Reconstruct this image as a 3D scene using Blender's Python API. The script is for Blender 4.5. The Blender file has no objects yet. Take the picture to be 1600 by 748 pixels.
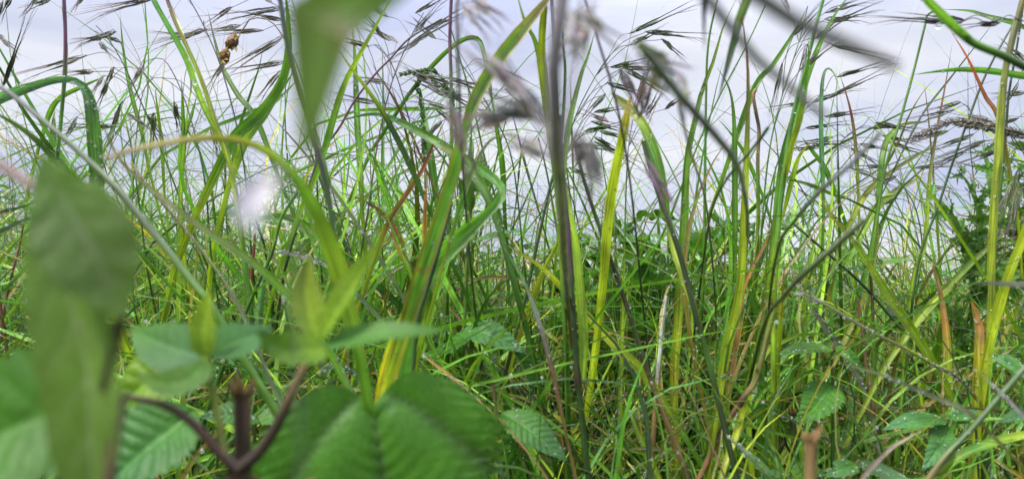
import bpy, math, random
import numpy as np
from mathutils import Vector, Matrix

R = math.radians
rng = np.random.default_rng(7)
random.seed(7)
sc = bpy.context.scene
col = sc.collection

# ------------------------------------------------------------------ camera
CAM_H = 0.35
PITCH = 4.0
FPX = 26.0 / 36.0 * 1600.0
cam_d = bpy.data.cameras.new('camera')
cam_d.lens = 26.0
cam_d.sensor_width = 36.0
cam_d.clip_start = 0.005
cam_d.clip_end = 2000.0
cam_d.dof.use_dof = True
cam_d.dof.focus_distance = 0.76
cam_d.dof.aperture_fstop = 10.5
cam = bpy.data.objects.new('camera', cam_d)
col.objects.link(cam)
cam.location = (0, 0, CAM_H)
cam.rotation_euler = (R(90 + PITCH), 0, 0)
sc.camera = cam

# ------------------------------------------------------------------ light
SUN_EL, SUN_AZ = 56.0, -128.0         # high, behind the camera's left shoulder, veiled by cloud
world = bpy.data.worlds.new('World')
sc.world = world
world.use_nodes = True
nt = world.node_tree
for n in list(nt.nodes):
    nt.nodes.remove(n)
def N(tree, t, **kw):
    n = tree.nodes.new(t)
    for k, v in kw.items():
        setattr(n, k, v)
    return n
L = nt.links.new
out = N(nt, 'ShaderNodeOutputWorld')
bg_sky = N(nt, 'ShaderNodeBackground'); bg_sky.inputs['Strength'].default_value = 0.05
bg_cl = N(nt, 'ShaderNodeBackground'); bg_cl.inputs['Strength'].default_value = 0.27
sky = N(nt, 'ShaderNodeTexSky'); sky.sky_type = 'NISHITA'; sky.sun_disc = False
sky.sun_elevation = R(SUN_EL); sky.sun_rotation = R(SUN_AZ)
L(sky.outputs['Color'], bg_sky.inputs['Color'])
tc = N(nt, 'ShaderNodeTexCoord')
mp = N(nt, 'ShaderNodeMapping'); mp.inputs['Scale'].default_value = (1.6, 1.6, 6.5)
L(tc.outputs['Generated'], mp.inputs['Vector'])
cn = N(nt, 'ShaderNodeTexNoise'); cn.inputs['Scale'].default_value = 1.5; cn.inputs['Detail'].default_value = 6.0
cn.inputs['Roughness'].default_value = 0.48; cn.inputs['Distortion'].default_value = 0.25
L(mp.outputs['Vector'], cn.inputs['Vector'])
cr = N(nt, 'ShaderNodeValToRGB')
cr.color_ramp.elements[0].position = 0.36; cr.color_ramp.elements[0].color = (0.54, 0.585, 0.79, 1)
cr.color_ramp.elements[1].position = 0.62; cr.color_ramp.elements[1].color = (0.86, 0.87, 0.93, 1)
e = cr.color_ramp.elements.new(0.48); e.color = (0.69, 0.72, 0.855, 1)
L(cn.outputs['Fac'], cr.inputs['Fac'])
# an overcast sky is brighter overhead than at the horizon
sx = N(nt, 'ShaderNodeSeparateXYZ'); L(tc.outputs['Generated'], sx.inputs['Vector'])
mr = N(nt, 'ShaderNodeMapRange'); mr.inputs['From Min'].default_value = 0.30; mr.inputs['From Max'].default_value = 1.0
mr.inputs['To Min'].default_value = 1.0; mr.inputs['To Max'].default_value = 3.5
L(sx.outputs['Z'], mr.inputs['Value'])
vm = N(nt, 'ShaderNodeVectorMath', operation='SCALE')
L(cr.outputs['Color'], vm.inputs[0]); L(mr.outputs['Result'], vm.inputs['Scale'])
L(vm.outputs['Vector'], bg_cl.inputs['Color'])
mx = N(nt, 'ShaderNodeMixShader'); mx.inputs['Fac'].default_value = 0.93
L(bg_sky.outputs[0], mx.inputs[1]); L(bg_cl.outputs[0], mx.inputs[2]); L(mx.outputs[0], out.inputs['Surface'])

sun_d = bpy.data.lights.new('sun', 'SUN')
sun_d.energy = 1.5; sun_d.angle = R(10); sun_d.color = (1.0, 0.96, 0.88)
sun = bpy.data.objects.new('sun', sun_d); col.objects.link(sun)
sdir = Vector((math.sin(R(SUN_AZ)) * math.cos(R(SUN_EL)), math.cos(R(SUN_AZ)) * math.cos(R(SUN_EL)), math.sin(R(SUN_EL))))
sun.rotation_euler = sdir.to_track_quat('Z', 'Y').to_euler()
sun.location = sdir * 5

sc.view_settings.view_transform = 'Standard'
sc.view_settings.look = 'None'
sc.view_settings.exposure = 1.98
sc.view_settings.gamma = 1.0
sc.view_settings.use_curve_mapping = False
sc.render.engine = 'CYCLES'
sc.cycles.max_bounces = 8
sc.cycles.diffuse_bounces = 2
sc.cycles.transmission_bounces = 6
sc.cycles.transparent_max_bounces = 8
sc.cycles.caustics_reflective = False
sc.cycles.caustics_refractive = True
sc.cycles.blur_glossy = 0.5
sc.cycles.use_denoising = True

# ------------------------------------------------------------------ helpers
CP, SP_ = math.cos(R(PITCH)), math.sin(R(PITCH))
def P(x, y, d):
    """the point seen at photo pixel (x, y), d metres ahead of the lens"""
    X = (x - 800.0) / FPX * d
    Y = -(y - 374.0) / FPX * d
    return np.array([X, d * CP - Y * SP_, CAM_H + d * SP_ + Y * CP])
CAMP = np.array([0.0, 0.0, CAM_H])
Y_HOR = 374 + FPX * math.tan(R(PITCH))

def nrm(v):
    v = np.asarray(v, float)
    return v / (np.linalg.norm(v, axis=-1, keepdims=True) + 1e-12)

def catmull(pts, n):
    pts = np.asarray(pts, float)
    if len(pts) == 2:
        t = np.linspace(0, 1, n)[:, None]
        return pts[0] * (1 - t) + pts[1] * t
    p = np.vstack([2 * pts[0] - pts[1], pts, 2 * pts[-1] - pts[-2]])
    o = []
    for i in range(1, len(p) - 2):
        t = np.linspace(0, 1, 12, endpoint=False)[:, None]
        a, b, c, d = p[i - 1], p[i], p[i + 1], p[i + 2]
        o.append(0.5 * ((2 * b) + (c - a) * t + (2 * a - 5 * b + 4 * c - d) * t ** 2 + (3 * b - a - 3 * c + d) * t ** 3))
    o.append(pts[-1][None])
    o = np.vstack(o)
    s = np.concatenate([[0], np.cumsum(np.linalg.norm(np.diff(o, axis=0), axis=1))])
    q = np.linspace(0, s[-1], n)
    return np.stack([np.interp(q, s, o[:, k]) for k in range(3)], 1)

def arclen(p):
    return np.concatenate([[0], np.cumsum(np.linalg.norm(np.diff(p, axis=0), axis=1))])

def tang(p):
    t = np.gradient(p, axis=0)
    return nrm(t)

PAL = {
    'G': (0.085, 0.210, 0.022), 'g': (0.042, 0.120, 0.016), 'Y': (0.250, 0.335, 0.022), 'y': (0.160, 0.270, 0.022),
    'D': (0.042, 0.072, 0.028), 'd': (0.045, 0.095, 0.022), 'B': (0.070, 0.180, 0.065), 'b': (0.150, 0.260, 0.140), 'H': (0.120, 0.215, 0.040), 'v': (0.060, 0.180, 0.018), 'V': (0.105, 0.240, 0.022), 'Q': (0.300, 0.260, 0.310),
    'R': (0.230, 0.060, 0.035), 'r': (0.160, 0.075, 0.055), 'O': (0.340, 0.180, 0.045), 'S': (0.420, 0.300, 0.130),
    's': (0.270, 0.170, 0.075), 'M': (0.175, 0.145, 0.190), 'm': (0.290, 0.265, 0.300), 'N': (0.050, 0.050, 0.085),
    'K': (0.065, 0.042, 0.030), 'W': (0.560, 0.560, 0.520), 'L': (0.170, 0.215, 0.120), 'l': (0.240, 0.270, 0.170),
    'Z': (0.400, 0.420, 0.020), 'P': (0.170, 0.070, 0.120), 'E': (0.120, 0.145, 0.085), 'U': (0.170, 0.180, 0.055),
}
def colramp(code, u, jit=0.12, seed=None):
    r = np.random.default_rng(seed) if seed is not None else rng
    cs = np.array([PAL[c] for c in code])
    if len(cs) == 1:
        c = np.repeat(cs, len(u), 0)
    else:
        x = np.linspace(0, 1, len(cs))
        c = np.stack([np.interp(u, x, cs[:, k]) for k in range(3)], 1)
    j = 1 + r.normal(0, jit)
    h = r.normal(0, jit * 0.5)
    return np.clip(c * j * np.array([1 + h, 1, 1 - h * 0.5]), 0.004, 0.85)

class Acc:
    """collects grids and tubes that become one mesh"""
    def __init__(s):
        s.v = []; s.q = []; s.t = []; s.c = []; s.uv = []; s.n = 0
    def add(s, v, q=None, t=None, c=None, uv=None):
        v = np.asarray(v, float).reshape(-1, 3)
        m = len(v)
        s.v.append(v)
        c = np.asarray(c, float)
        if c.ndim == 1: c = np.repeat(c[None], m, 0)
        s.c.append(c.reshape(-1, 3))
        s.uv.append(np.zeros((m, 2)) if uv is None else np.asarray(uv, float).reshape(-1, 2))
        if q is not None and len(q): s.q.append(np.asarray(q) + s.n)
        if t is not None and len(t): s.t.append(np.asarray(t) + s.n)
        s.n += m
    def grid(s, V, C, UV, wrap=False):
        r, k = V.shape[:2]
        i = np.arange(r - 1)[:, None]
        if wrap:
            j = np.arange(k)[None]; j2 = (j + 1) % k
        else:
            j = np.arange(k - 1)[None]; j2 = j + 1
        q = np.stack([i * k + j, i * k + j2, (i + 1) * k + j2, (i + 1) * k + j], -1).reshape(-1, 4)
        s.add(V, q=q, c=C, uv=UV)
    def build(s, name, mat, origin=(0, 0, 0), parent=None):
        v = np.vstack(s.v) - np.asarray(origin, float)
        c = np.vstack(s.c); uv = np.vstack(s.uv)
        q = np.vstack(s.q) if s.q else np.zeros((0, 4), int)
        t = np.vstack(s.t) if s.t else np.zeros((0, 3), int)
        me = bpy.data.meshes.new(name)
        me.vertices.add(len(v)); me.vertices.foreach_set('co', v.astype(np.float32).ravel())
        loops = np.concatenate([q.ravel(), t.ravel()]).astype(np.int32)
        me.loops.add(len(loops)); me.loops.foreach_set('vertex_index', loops)
        nf = len(q) + len(t)
        me.polygons.add(nf)
        st = np.concatenate([np.arange(len(q)) * 4, len(q) * 4 + np.arange(len(t)) * 3]).astype(np.int32)
        me.polygons.foreach_set('loop_start', st)
        me.update(calc_edges=True)
        me.shade_smooth()
        ca = me.color_attributes.new('col', 'FLOAT_COLOR', 'POINT')
        ca.data.foreach_set('color', np.hstack([c, np.ones((len(c), 1))]).astype(np.float32).ravel())
        ul = me.uv_layers.new(name='UVMap')
        ul.data.foreach_set('uv', uv[loops].astype(np.float32).ravel())
        me.materials.append(mat)
        me.validate()
        o = bpy.data.objects.new(name, me)
        col.objects.link(o)
        if parent is not None:
            o.parent = parent
        else:
            o.location = origin
        return o

def tag(o, label=None, cat=None, group=None, kind=None):
    if label: o['label'] = label
    if cat: o['category'] = cat
    if group: o['group'] = group
    o['kind'] = kind or 'thing'
    return o

def empty(name, loc, label, cat, group=None):
    o = bpy.data.objects.new(name, None)
    o.empty_display_size = 0.02
    col.objects.link(o)
    o.location = loc
    return tag(o, label, cat, group)

def copy_thing(root, loc, rotz, scale, label, group):
    r = root.copy(); col.objects.link(r)
    r.location = loc; r.rotation_euler = (0, 0, rotz); r.scale = (scale,) * 3
    r['label'] = label; r['group'] = group
    for ch in list(root.children):
        c = ch.copy(); col.objects.link(c); c.parent = r
        for g in ch.children:
            k = g.copy(); col.objects.link(k); k.parent = c
    return r

# ------------------------------------------------------------------ materials
def plant_mat(name, transl=0.4, rough=0.38, kind='blade', spec=0.5, bump=0.4, coat=0.0, tint=(1.45, 1.5, 0.8)):
    m = bpy.data.materials.new(name); m.use_nodes = True
    t = m.node_tree
    for n in list(t.nodes): t.nodes.remove(n)
    K = t.links.new
    o = N(t, 'ShaderNodeOutputMaterial')
    at = N(t, 'ShaderNodeAttribute'); at.attribute_name = 'col'
    uv = N(t, 'ShaderNodeUVMap'); uv.uv_map = 'UVMap'
    mpn = N(t, 'ShaderNodeMapping')
    K(uv.outputs['UV'], mpn.inputs['Vector'])
    ns = N(t, 'ShaderNodeTexNoise')
    if kind == 'blade':      # u across 0..1, v along in metres * 100: long fine veins
        mpn.inputs['Scale'].default_value = (13, 0.22, 1); ns.inputs['Scale'].default_value = 1.0
        ns.inputs['Detail'].default_value = 3.0
    elif kind == 'leaf':
        mpn.inputs['Scale'].default_value = (1, 1, 1); ns.inputs['Scale'].default_value = 9.0
        ns.inputs['Detail'].default_value = 5.0
    else:
        mpn.inputs['Scale'].default_value = (6, 0.3, 1); ns.inputs['Scale'].default_value = 1.3
        ns.inputs['Detail'].default_value = 4.0
    K(mpn.outputs['Vector'], ns.inputs['Vector'])
    r1 = N(t, 'ShaderNodeMapRange')
    r1.inputs['From Min'].default_value = 0.3; r1.inputs['From Max'].default_value = 0.7
    r1.inputs['To Min'].default_value = 0.38; r1.inputs['To Max'].default_value = 1.6
    if kind == 'leaf': r1.inputs['To Min'].default_value = 0.82; r1.inputs['To Max'].default_value = 1.18
    K(ns.outputs['Fac'], r1.inputs['Value'])
    # broad blotches of wear
    geo = N(t, 'ShaderNodeTexCoord')
    n2 = N(t, 'ShaderNodeTexNoise'); n2.inputs['Scale'].default_value = 38.0; n2.inputs['Detail'].default_value = 4.0
    K(geo.outputs['Object'], n2.inputs['Vector'])
    r2 = N(t, 'ShaderNodeMapRange')
    r2.inputs['From Min'].default_value = 0.3; r2.inputs['From Max'].default_value = 0.7
    r2.inputs['To Min'].default_value = 0.6; r2.inputs['To Max'].default_value = 1.35
    K(n2.outputs['Fac'], r2.inputs['Value'])
    mm = N(t, 'ShaderNodeMath', operation='MULTIPLY'); K(r1.outputs[0], mm.inputs[0]); K(r2.outputs[0], mm.inputs[1])
    sc1 = N(t, 'ShaderNodeVectorMath', operation='SCALE')
    K(at.outputs['Color'], sc1.inputs[0]); K(mm.outputs[0], sc1.inputs['Scale'])
    src = sc1.outputs['Vector']
    if kind in ('blade',):
        # brown specks and pale scars
        n3 = N(t, 'ShaderNodeTexNoise'); n3.inputs['Scale'].default_value = 150.0; n3.inputs['Detail'].default_value = 2.0
        K(geo.outputs['Object'], n3.inputs['Vector'])
        r3 = N(t, 'ShaderNodeMapRange'); r3.inputs['From Min'].default_value = 0.65; r3.inputs['From Max'].default_value = 0.71
        r3.inputs['To Max'].default_value = 0.6
        K(n3.outputs['Fac'], r3.inputs['Value'])
        mc = N(t, 'ShaderNodeMix'); mc.data_type = 'RGBA'
        K(r3.outputs[0], mc.inputs[0]); K(src, mc.inputs[6]); mc.inputs[7].default_value = (0.20, 0.12, 0.04, 1)
        src = mc.outputs[2]
    pr = N(t, 'ShaderNodeBsdfPrincipled')
    K(src, pr.inputs['Base Color'])
    pr.inputs['Roughness'].default_value = rough
    pr.inputs['Specular IOR Level'].default_value = spec
    if coat:
        pr.inputs['Coat Weight'].default_value = coat; pr.inputs['Coat Roughness'].default_value = 0.12
        pr.inputs['Coat IOR'].default_value = 1.33
    bp = N(t, 'ShaderNodeBump'); bp.inputs['Strength'].default_value = bump; bp.inputs['Distance'].default_value = 0.0006
    K(ns.outputs['Fac'], bp.inputs['Height']); K(bp.outputs[0], pr.inputs['Normal'])
    if transl > 0:
        tl = N(t, 'ShaderNodeBsdfTranslucent')
        g = N(t, 'ShaderNodeVectorMath', operation='MULTIPLY'); K(src, g.inputs[0]); g.inputs[1].default_value = tint
        K(g.outputs['Vector'], tl.inputs['Color'])
        mxx = N(t, 'ShaderNodeMixShader'); mxx.inputs['Fac'].default_value = transl
        K(pr.outputs[0], mxx.inputs[1]); K(tl.outputs[0], mxx.inputs[2]); K(mxx.outputs[0], o.inputs['Surface'])
    else:
        K(pr.outputs[0], o.inputs['Surface'])
    return m

M_BLADE = plant_mat('grass_blade_wet', 0.46, 0.30, 'blade', spec=0.5, bump=0.9, coat=0.15)
M_FIELD = plant_mat('grass_blade_field', 0.28, 0.19, 'blade', spec=0.55, bump=0.8)
M_STEM = plant_mat('stem_skin', 0.18, 0.36, 'stem', coat=0.2)
M_WOOD = plant_mat('old_stem_bark', 0.0, 0.6, 'stem', bump=0.8)
M_HUSK = plant_mat('husk', 0.30, 0.45, 'blade')
M_LEAF = plant_mat('nettle_leaf_skin', 0.38, 0.44, 'leaf', spec=0.26, bump=0.5)
M_HERB = plant_mat('herb_leaf_skin', 0.38, 0.38, 'leaf', bump=0.5, coat=0.1)
M_PETAL = plant_mat('petal_skin', 0.45, 0.4, 'leaf', bump=0.2, tint=(1.05, 1.0, 1.1))

M_WATER = bpy.data.materials.new('water'); M_WATER.use_nodes = True
_p = M_WATER.node_tree.nodes['Principled BSDF']
_p.inputs['Transmission Weight'].default_value = 1.0; _p.inputs['IOR'].default_value = 1.33
_p.inputs['Roughness'].default_value = 0.0; _p.inputs['Base Color'].default_value = (0.97, 0.99, 1, 1)
# white mixed into the tiny rain beads stands in for their bright glints
M_DEW = M_WATER.copy(); M_DEW.name = 'fine_dew'
_t = M_DEW.node_tree; _p = _t.nodes['Principled BSDF']; _p.inputs['Roughness'].default_value = 0.12
_d = _t.nodes.new('ShaderNodeBsdfTranslucent'); _d.inputs['Color'].default_value = (0.9, 0.92, 0.95, 1)
_e = _t.nodes.new('ShaderNodeBsdfDiffuse'); _e.inputs['Color'].default_value = (0.9, 0.92, 0.95, 1)
_a = _t.nodes.new('ShaderNodeMixShader'); _a.inputs[0].default_value = 0.5
_b = _t.nodes.new('ShaderNodeMixShader'); _b.inputs[0].default_value = 0.26
_t.links.new(_e.outputs[0], _a.inputs[1]); _t.links.new(_d.outputs[0], _a.inputs[2])
_t.links.new(_p.outputs[0], _b.inputs[1]); _t.links.new(_a.outputs[0], _b.inputs[2])
_t.links.new(_b.outputs[0], _t.nodes['Material Output'].inputs['Surface'])

M_SOIL = bpy.data.materials.new('damp_soil_and_thatch'); M_SOIL.use_nodes = True
t = M_SOIL.node_tree; pr = t.nodes['Principled BSDF']; pr.inputs['Roughness'].default_value = 0.9
tcg = N(t, 'ShaderNodeTexCoord')
n1 = N(t, 'ShaderNodeTexNoise'); n1.inputs['Scale'].default_value = 9.0; n1.inputs['Detail'].default_value = 10.0
t.links.new(tcg.outputs['Object'], n1.inputs['Vector'])
rp = N(t, 'ShaderNodeValToRGB')
rp.color_ramp.elements[0].position = 0.35; rp.color_ramp.elements[0].color = (0.014, 0.012, 0.008, 1)
rp.color_ramp.elements[1].position = 0.68; rp.color_ramp.elements[1].color = (0.035, 0.060, 0.016, 1)
t.links.new(n1.outputs['Fac'], rp.inputs['Fac']); t.links.new(rp.outputs['Color'], pr.inputs['Base Color'])
bpn = N(t, 'ShaderNodeBump'); bpn.inputs['Distance'].default_value = 0.02
t.links.new(n1.outputs['Fac'], bpn.inputs['Height']); t.links.new(bpn.outputs[0], pr.inputs['Normal'])

# ------------------------------------------------------------------ plant primitives
COLS = np.array([-1, -0.55, 0, 0.55, 1.0])
def blade(acc, p, u, W, code, edge=None, roll=0.0, twist=0.0, fold=0.30, prof='tip', jit=0.10, wob=0.06, cols=COLS, side=None, ws=None):
    """a folded strip along the curve p; u = 0 at the base .. 1 at the tip"""
    n = len(p)
    T = tang(p)
    view = nrm(CAMP - p)
    S = nrm(np.cross(T, view))
    for i in range(1, n):                    # keep the frame from flipping
        if np.dot(S[i], S[i - 1]) < 0: S[i] = -S[i]
    Nn = nrm(np.cross(S, T))
    ang = roll + twist * (u - 0.4)
    S2 = S * np.cos(ang)[:, None] + Nn * np.sin(ang)[:, None]
    N2 = -S * np.sin(ang)[:, None] + Nn * np.cos(ang)[:, None]
    if prof == 'tip':
        w = (0.62 + 0.38 * np.clip(u / 0.3, 0, 1)) * (1 - np.clip((u - 0.35) / 0.65, 0, 1) ** 1.7)
    elif prof == 'full':
        w = (0.92 + 0.08 * np.sin(u * 5)) * np.clip((1.02 - u) / 0.16, 0, 1) ** 0.8
    elif prof == 'mid':
        w = np.sin(np.pi * np.clip(0.12 + 0.88 * u, 0, 1)) ** 0.7
    elif prof == 'lemma':
        w = np.sin(np.pi * np.clip(0.08 + 0.92 * u, 0, 1)) ** 0.9
    if ws is not None: w = np.interp(u, np.linspace(0, 1, len(ws)), ws)
    w = w * (1 + 0.55 * np.clip(u, -1, 0))
    ph = rng.uniform(0, 6)
    w = np.maximum(w * (1 + wob * np.sin(u * 17 + ph) * 0.6 + wob * np.sin(u * 41 + ph * 2) * 0.4), 0.03) * W / 2
    c = np.asarray(cols)
    V = p[:, None] + S2[:, None] * (w[:, None] * c[None])[..., None] + N2[:, None] * (w[:, None] * fold * 2 * (np.abs(c) ** 1.2)[None])[..., None]
    C = np.repeat(colramp(code, np.clip(u, 0, 1), jit)[:, None], len(c), 1)
    if edge:
        E = np.array(PAL[edge]); k = (np.abs(c) ** 2 * 0.5)[None, :, None]
        C = C * (1 - k) + E * k
    mid = (np.abs(c) < 0.1)[None, :, None]
    C = np.where(mid, np.clip(C * 1.30 + 0.01, 0, 1), C)
    s = arclen(p) * 100
    off = rng.uniform(0, 40)
    UV = np.stack(np.broadcast_arrays((c * 0.5 + 0.5)[None] + off, s[:, None] + off), -1)
    acc.grid(V, C, UV)
    return V, N2

def tube(acc, p, r, code, u=None, sides=7, nodes=(), jit=0.08, nodecode='K'):
    n = len(p)
    if u is None: u = np.linspace(0, 1, n)
    u = np.clip(u, 0, 1)
    T = tang(p)
    ref = np.array([0.31, 0.52, 0.1]) if abs(T[0, 2]) > 0.8 else np.array([0, 0, 1.0])
    S = nrm(np.cross(T, ref)); B = np.cross(T, S)
    rr = np.broadcast_to(np.asarray(r, float), (n,)).copy()
    C = colramp(code, u, jit)
    for nd in nodes:
        k = np.exp(-((u - nd) / 0.012) ** 2)
        rr *= 1 + 0.35 * k
        k2 = np.exp(-((u - nd) / 0.022) ** 2)[:, None]
        C = C * (1 - k2) + np.array(PAL[nodecode]) * k2
    a = np.linspace(0, 2 * np.pi, sides, endpoint=False)
    V = p[:, None] + rr[:, None, None] * (np.cos(a)[None, :, None] * S[:, None] + np.sin(a)[None, :, None] * B[:, None])
    off = rng.uniform(0, 30)
    UV = np.stack(np.broadcast_arrays(np.abs(a / np.pi - 1)[None] + off, (arclen(p) * 100)[:, None] + off), -1)
    acc.grid(V, np.repeat(C[:, None], sides, 1), UV, wrap=True)

def rootext(p0, T0, n=10, root=None, back=0.0):
    """from the soil up to p0, arriving along T0"""
    z = max(p0[2], 0.02)
    if root is None:
        h = -T0[:2]
        hl = np.linalg.norm(h)
        reach = min(0.14, z * 0.5 * hl / max(abs(T0[2]), 0.25))
        root = np.array([p0[0] + (h[0] / (hl + 1e-9)) * reach, p0[1] + (h[1] / (hl + 1e-9)) * reach + back, -0.004])
    root = np.asarray(root, float)
    c1 = p0 - T0 * (0.35 * z if T0[2] > 0 else min(0.35 * z, 0.14))
    c2 = root + np.array([0, 0, 0.45 * z])
    t = np.linspace(0, 1, n)[:, None]
    q = (1 - t) ** 3 * root + 3 * (1 - t) ** 2 * t * c2 + 3 * (1 - t) * t ** 2 * c1 + t ** 3 * p0
    return q[:-1]

def parse(s):
    return [tuple(float(a) for a in w.split(',')) for w in s.split()]

def path3(pts, d, d1=None, n=26, ext=True, root=None, depths=None):
    """photo outline points + depth -> curve in the world with its root in the soil; returns p, u"""
    k = len(pts)
    if depths is None:
        d1 = d if d1 is None else d1
        depths = np.linspace(0, 1, k) ** 1.3 * (d1 - d) + d
    elif len(depths) != k:
        depths = np.interp(np.linspace(0, 1, k), np.linspace(0, 1, len(depths)), depths)
    q = np.array([P(a[0], a[1], a[2] if len(a) > 2 else depths[i]) for i, a in enumerate(pts)])
    c = catmull(q, n)
    if not ext:
        return c, np.linspace(0, 1, n)
    if root is not None and np.ndim(root) == 2:      # a whole route in the world, for stalks that lean in from outside the view
        c = catmull(np.vstack([root, q]), n + 14)
        s = arclen(c); k0 = np.linalg.norm(np.asarray(root[-1]) - q[0])
        i0 = np.argmin(np.linalg.norm(c - q[0], axis=1))
        u = np.where(np.arange(len(c)) < i0, -0.01, (s - s[i0]) / (s[-1] - s[i0]))
        return c, u
    back = 0.22 * np.clip((560 - pts[0][1]) / 160, 0, 1) if (0.35 < d and root is None) else 0.0
    e = rootext(c[0], nrm(c[1] - c[0]), root=root, back=back)
    return np.vstack([e, c]), np.concatenate([np.linspace(-1, 0, len(e), endpoint=False), np.linspace(0, 1, n)])

# ---- water drops
ico = None
def ico_sphere(sub=1):
    import bmesh
    bm = bmesh.new(); bmesh.ops.create_icosphere(bm, subdivisions=sub, radius=1.0)
    v = np.array([x.co[:] for x in bm.verts]); f = np.array([[w.index for w in x.verts] for x in bm.faces])
    bm.free(); return v, f
ICO1, ICO2 = ico_sphere(2), ico_sphere(3)
DROPS = Acc()
def drop(acc, c, r, nrm_=None, hi=False, sag=1.0):
    v, f = ICO2 if hi else ICO1
    v = v.copy()
    v = v * r * rng.uniform(0.9, 1.1, 3)
    v[:, 2] *= sag
    acc.add(v + c, t=f, c=(1, 1, 1))
def sprinkle(V, N2, count, rmin, rmax, both=True):
    n, k = V.shape[:2]
    for _ in range(count):
        i = rng.integers(1, n - 1); a = rng.random(); b = rng.random() * (k - 1.01); j = int(b); b -= j
        if V[i, j][2] < 0.02: continue
        q = (V[i, j] * (1 - b) + V[i, j + 1] * b) * (1 - a) + (V[i + 1 if i + 1 < n else i, j] * (1 - b) + V[i + 1 if i + 1 < n else i, j + 1] * b) * a
        r = rmin + (rmax - rmin) * rng.random() ** 2.2
        nn = N2[i] * (1 if rng.random() < 0.5 else -1)
        if nn[1] > 0 and rng.random() < 0.8: nn = -nn
        drop(DROPS, q + nn * r * 0.55, r)

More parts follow.
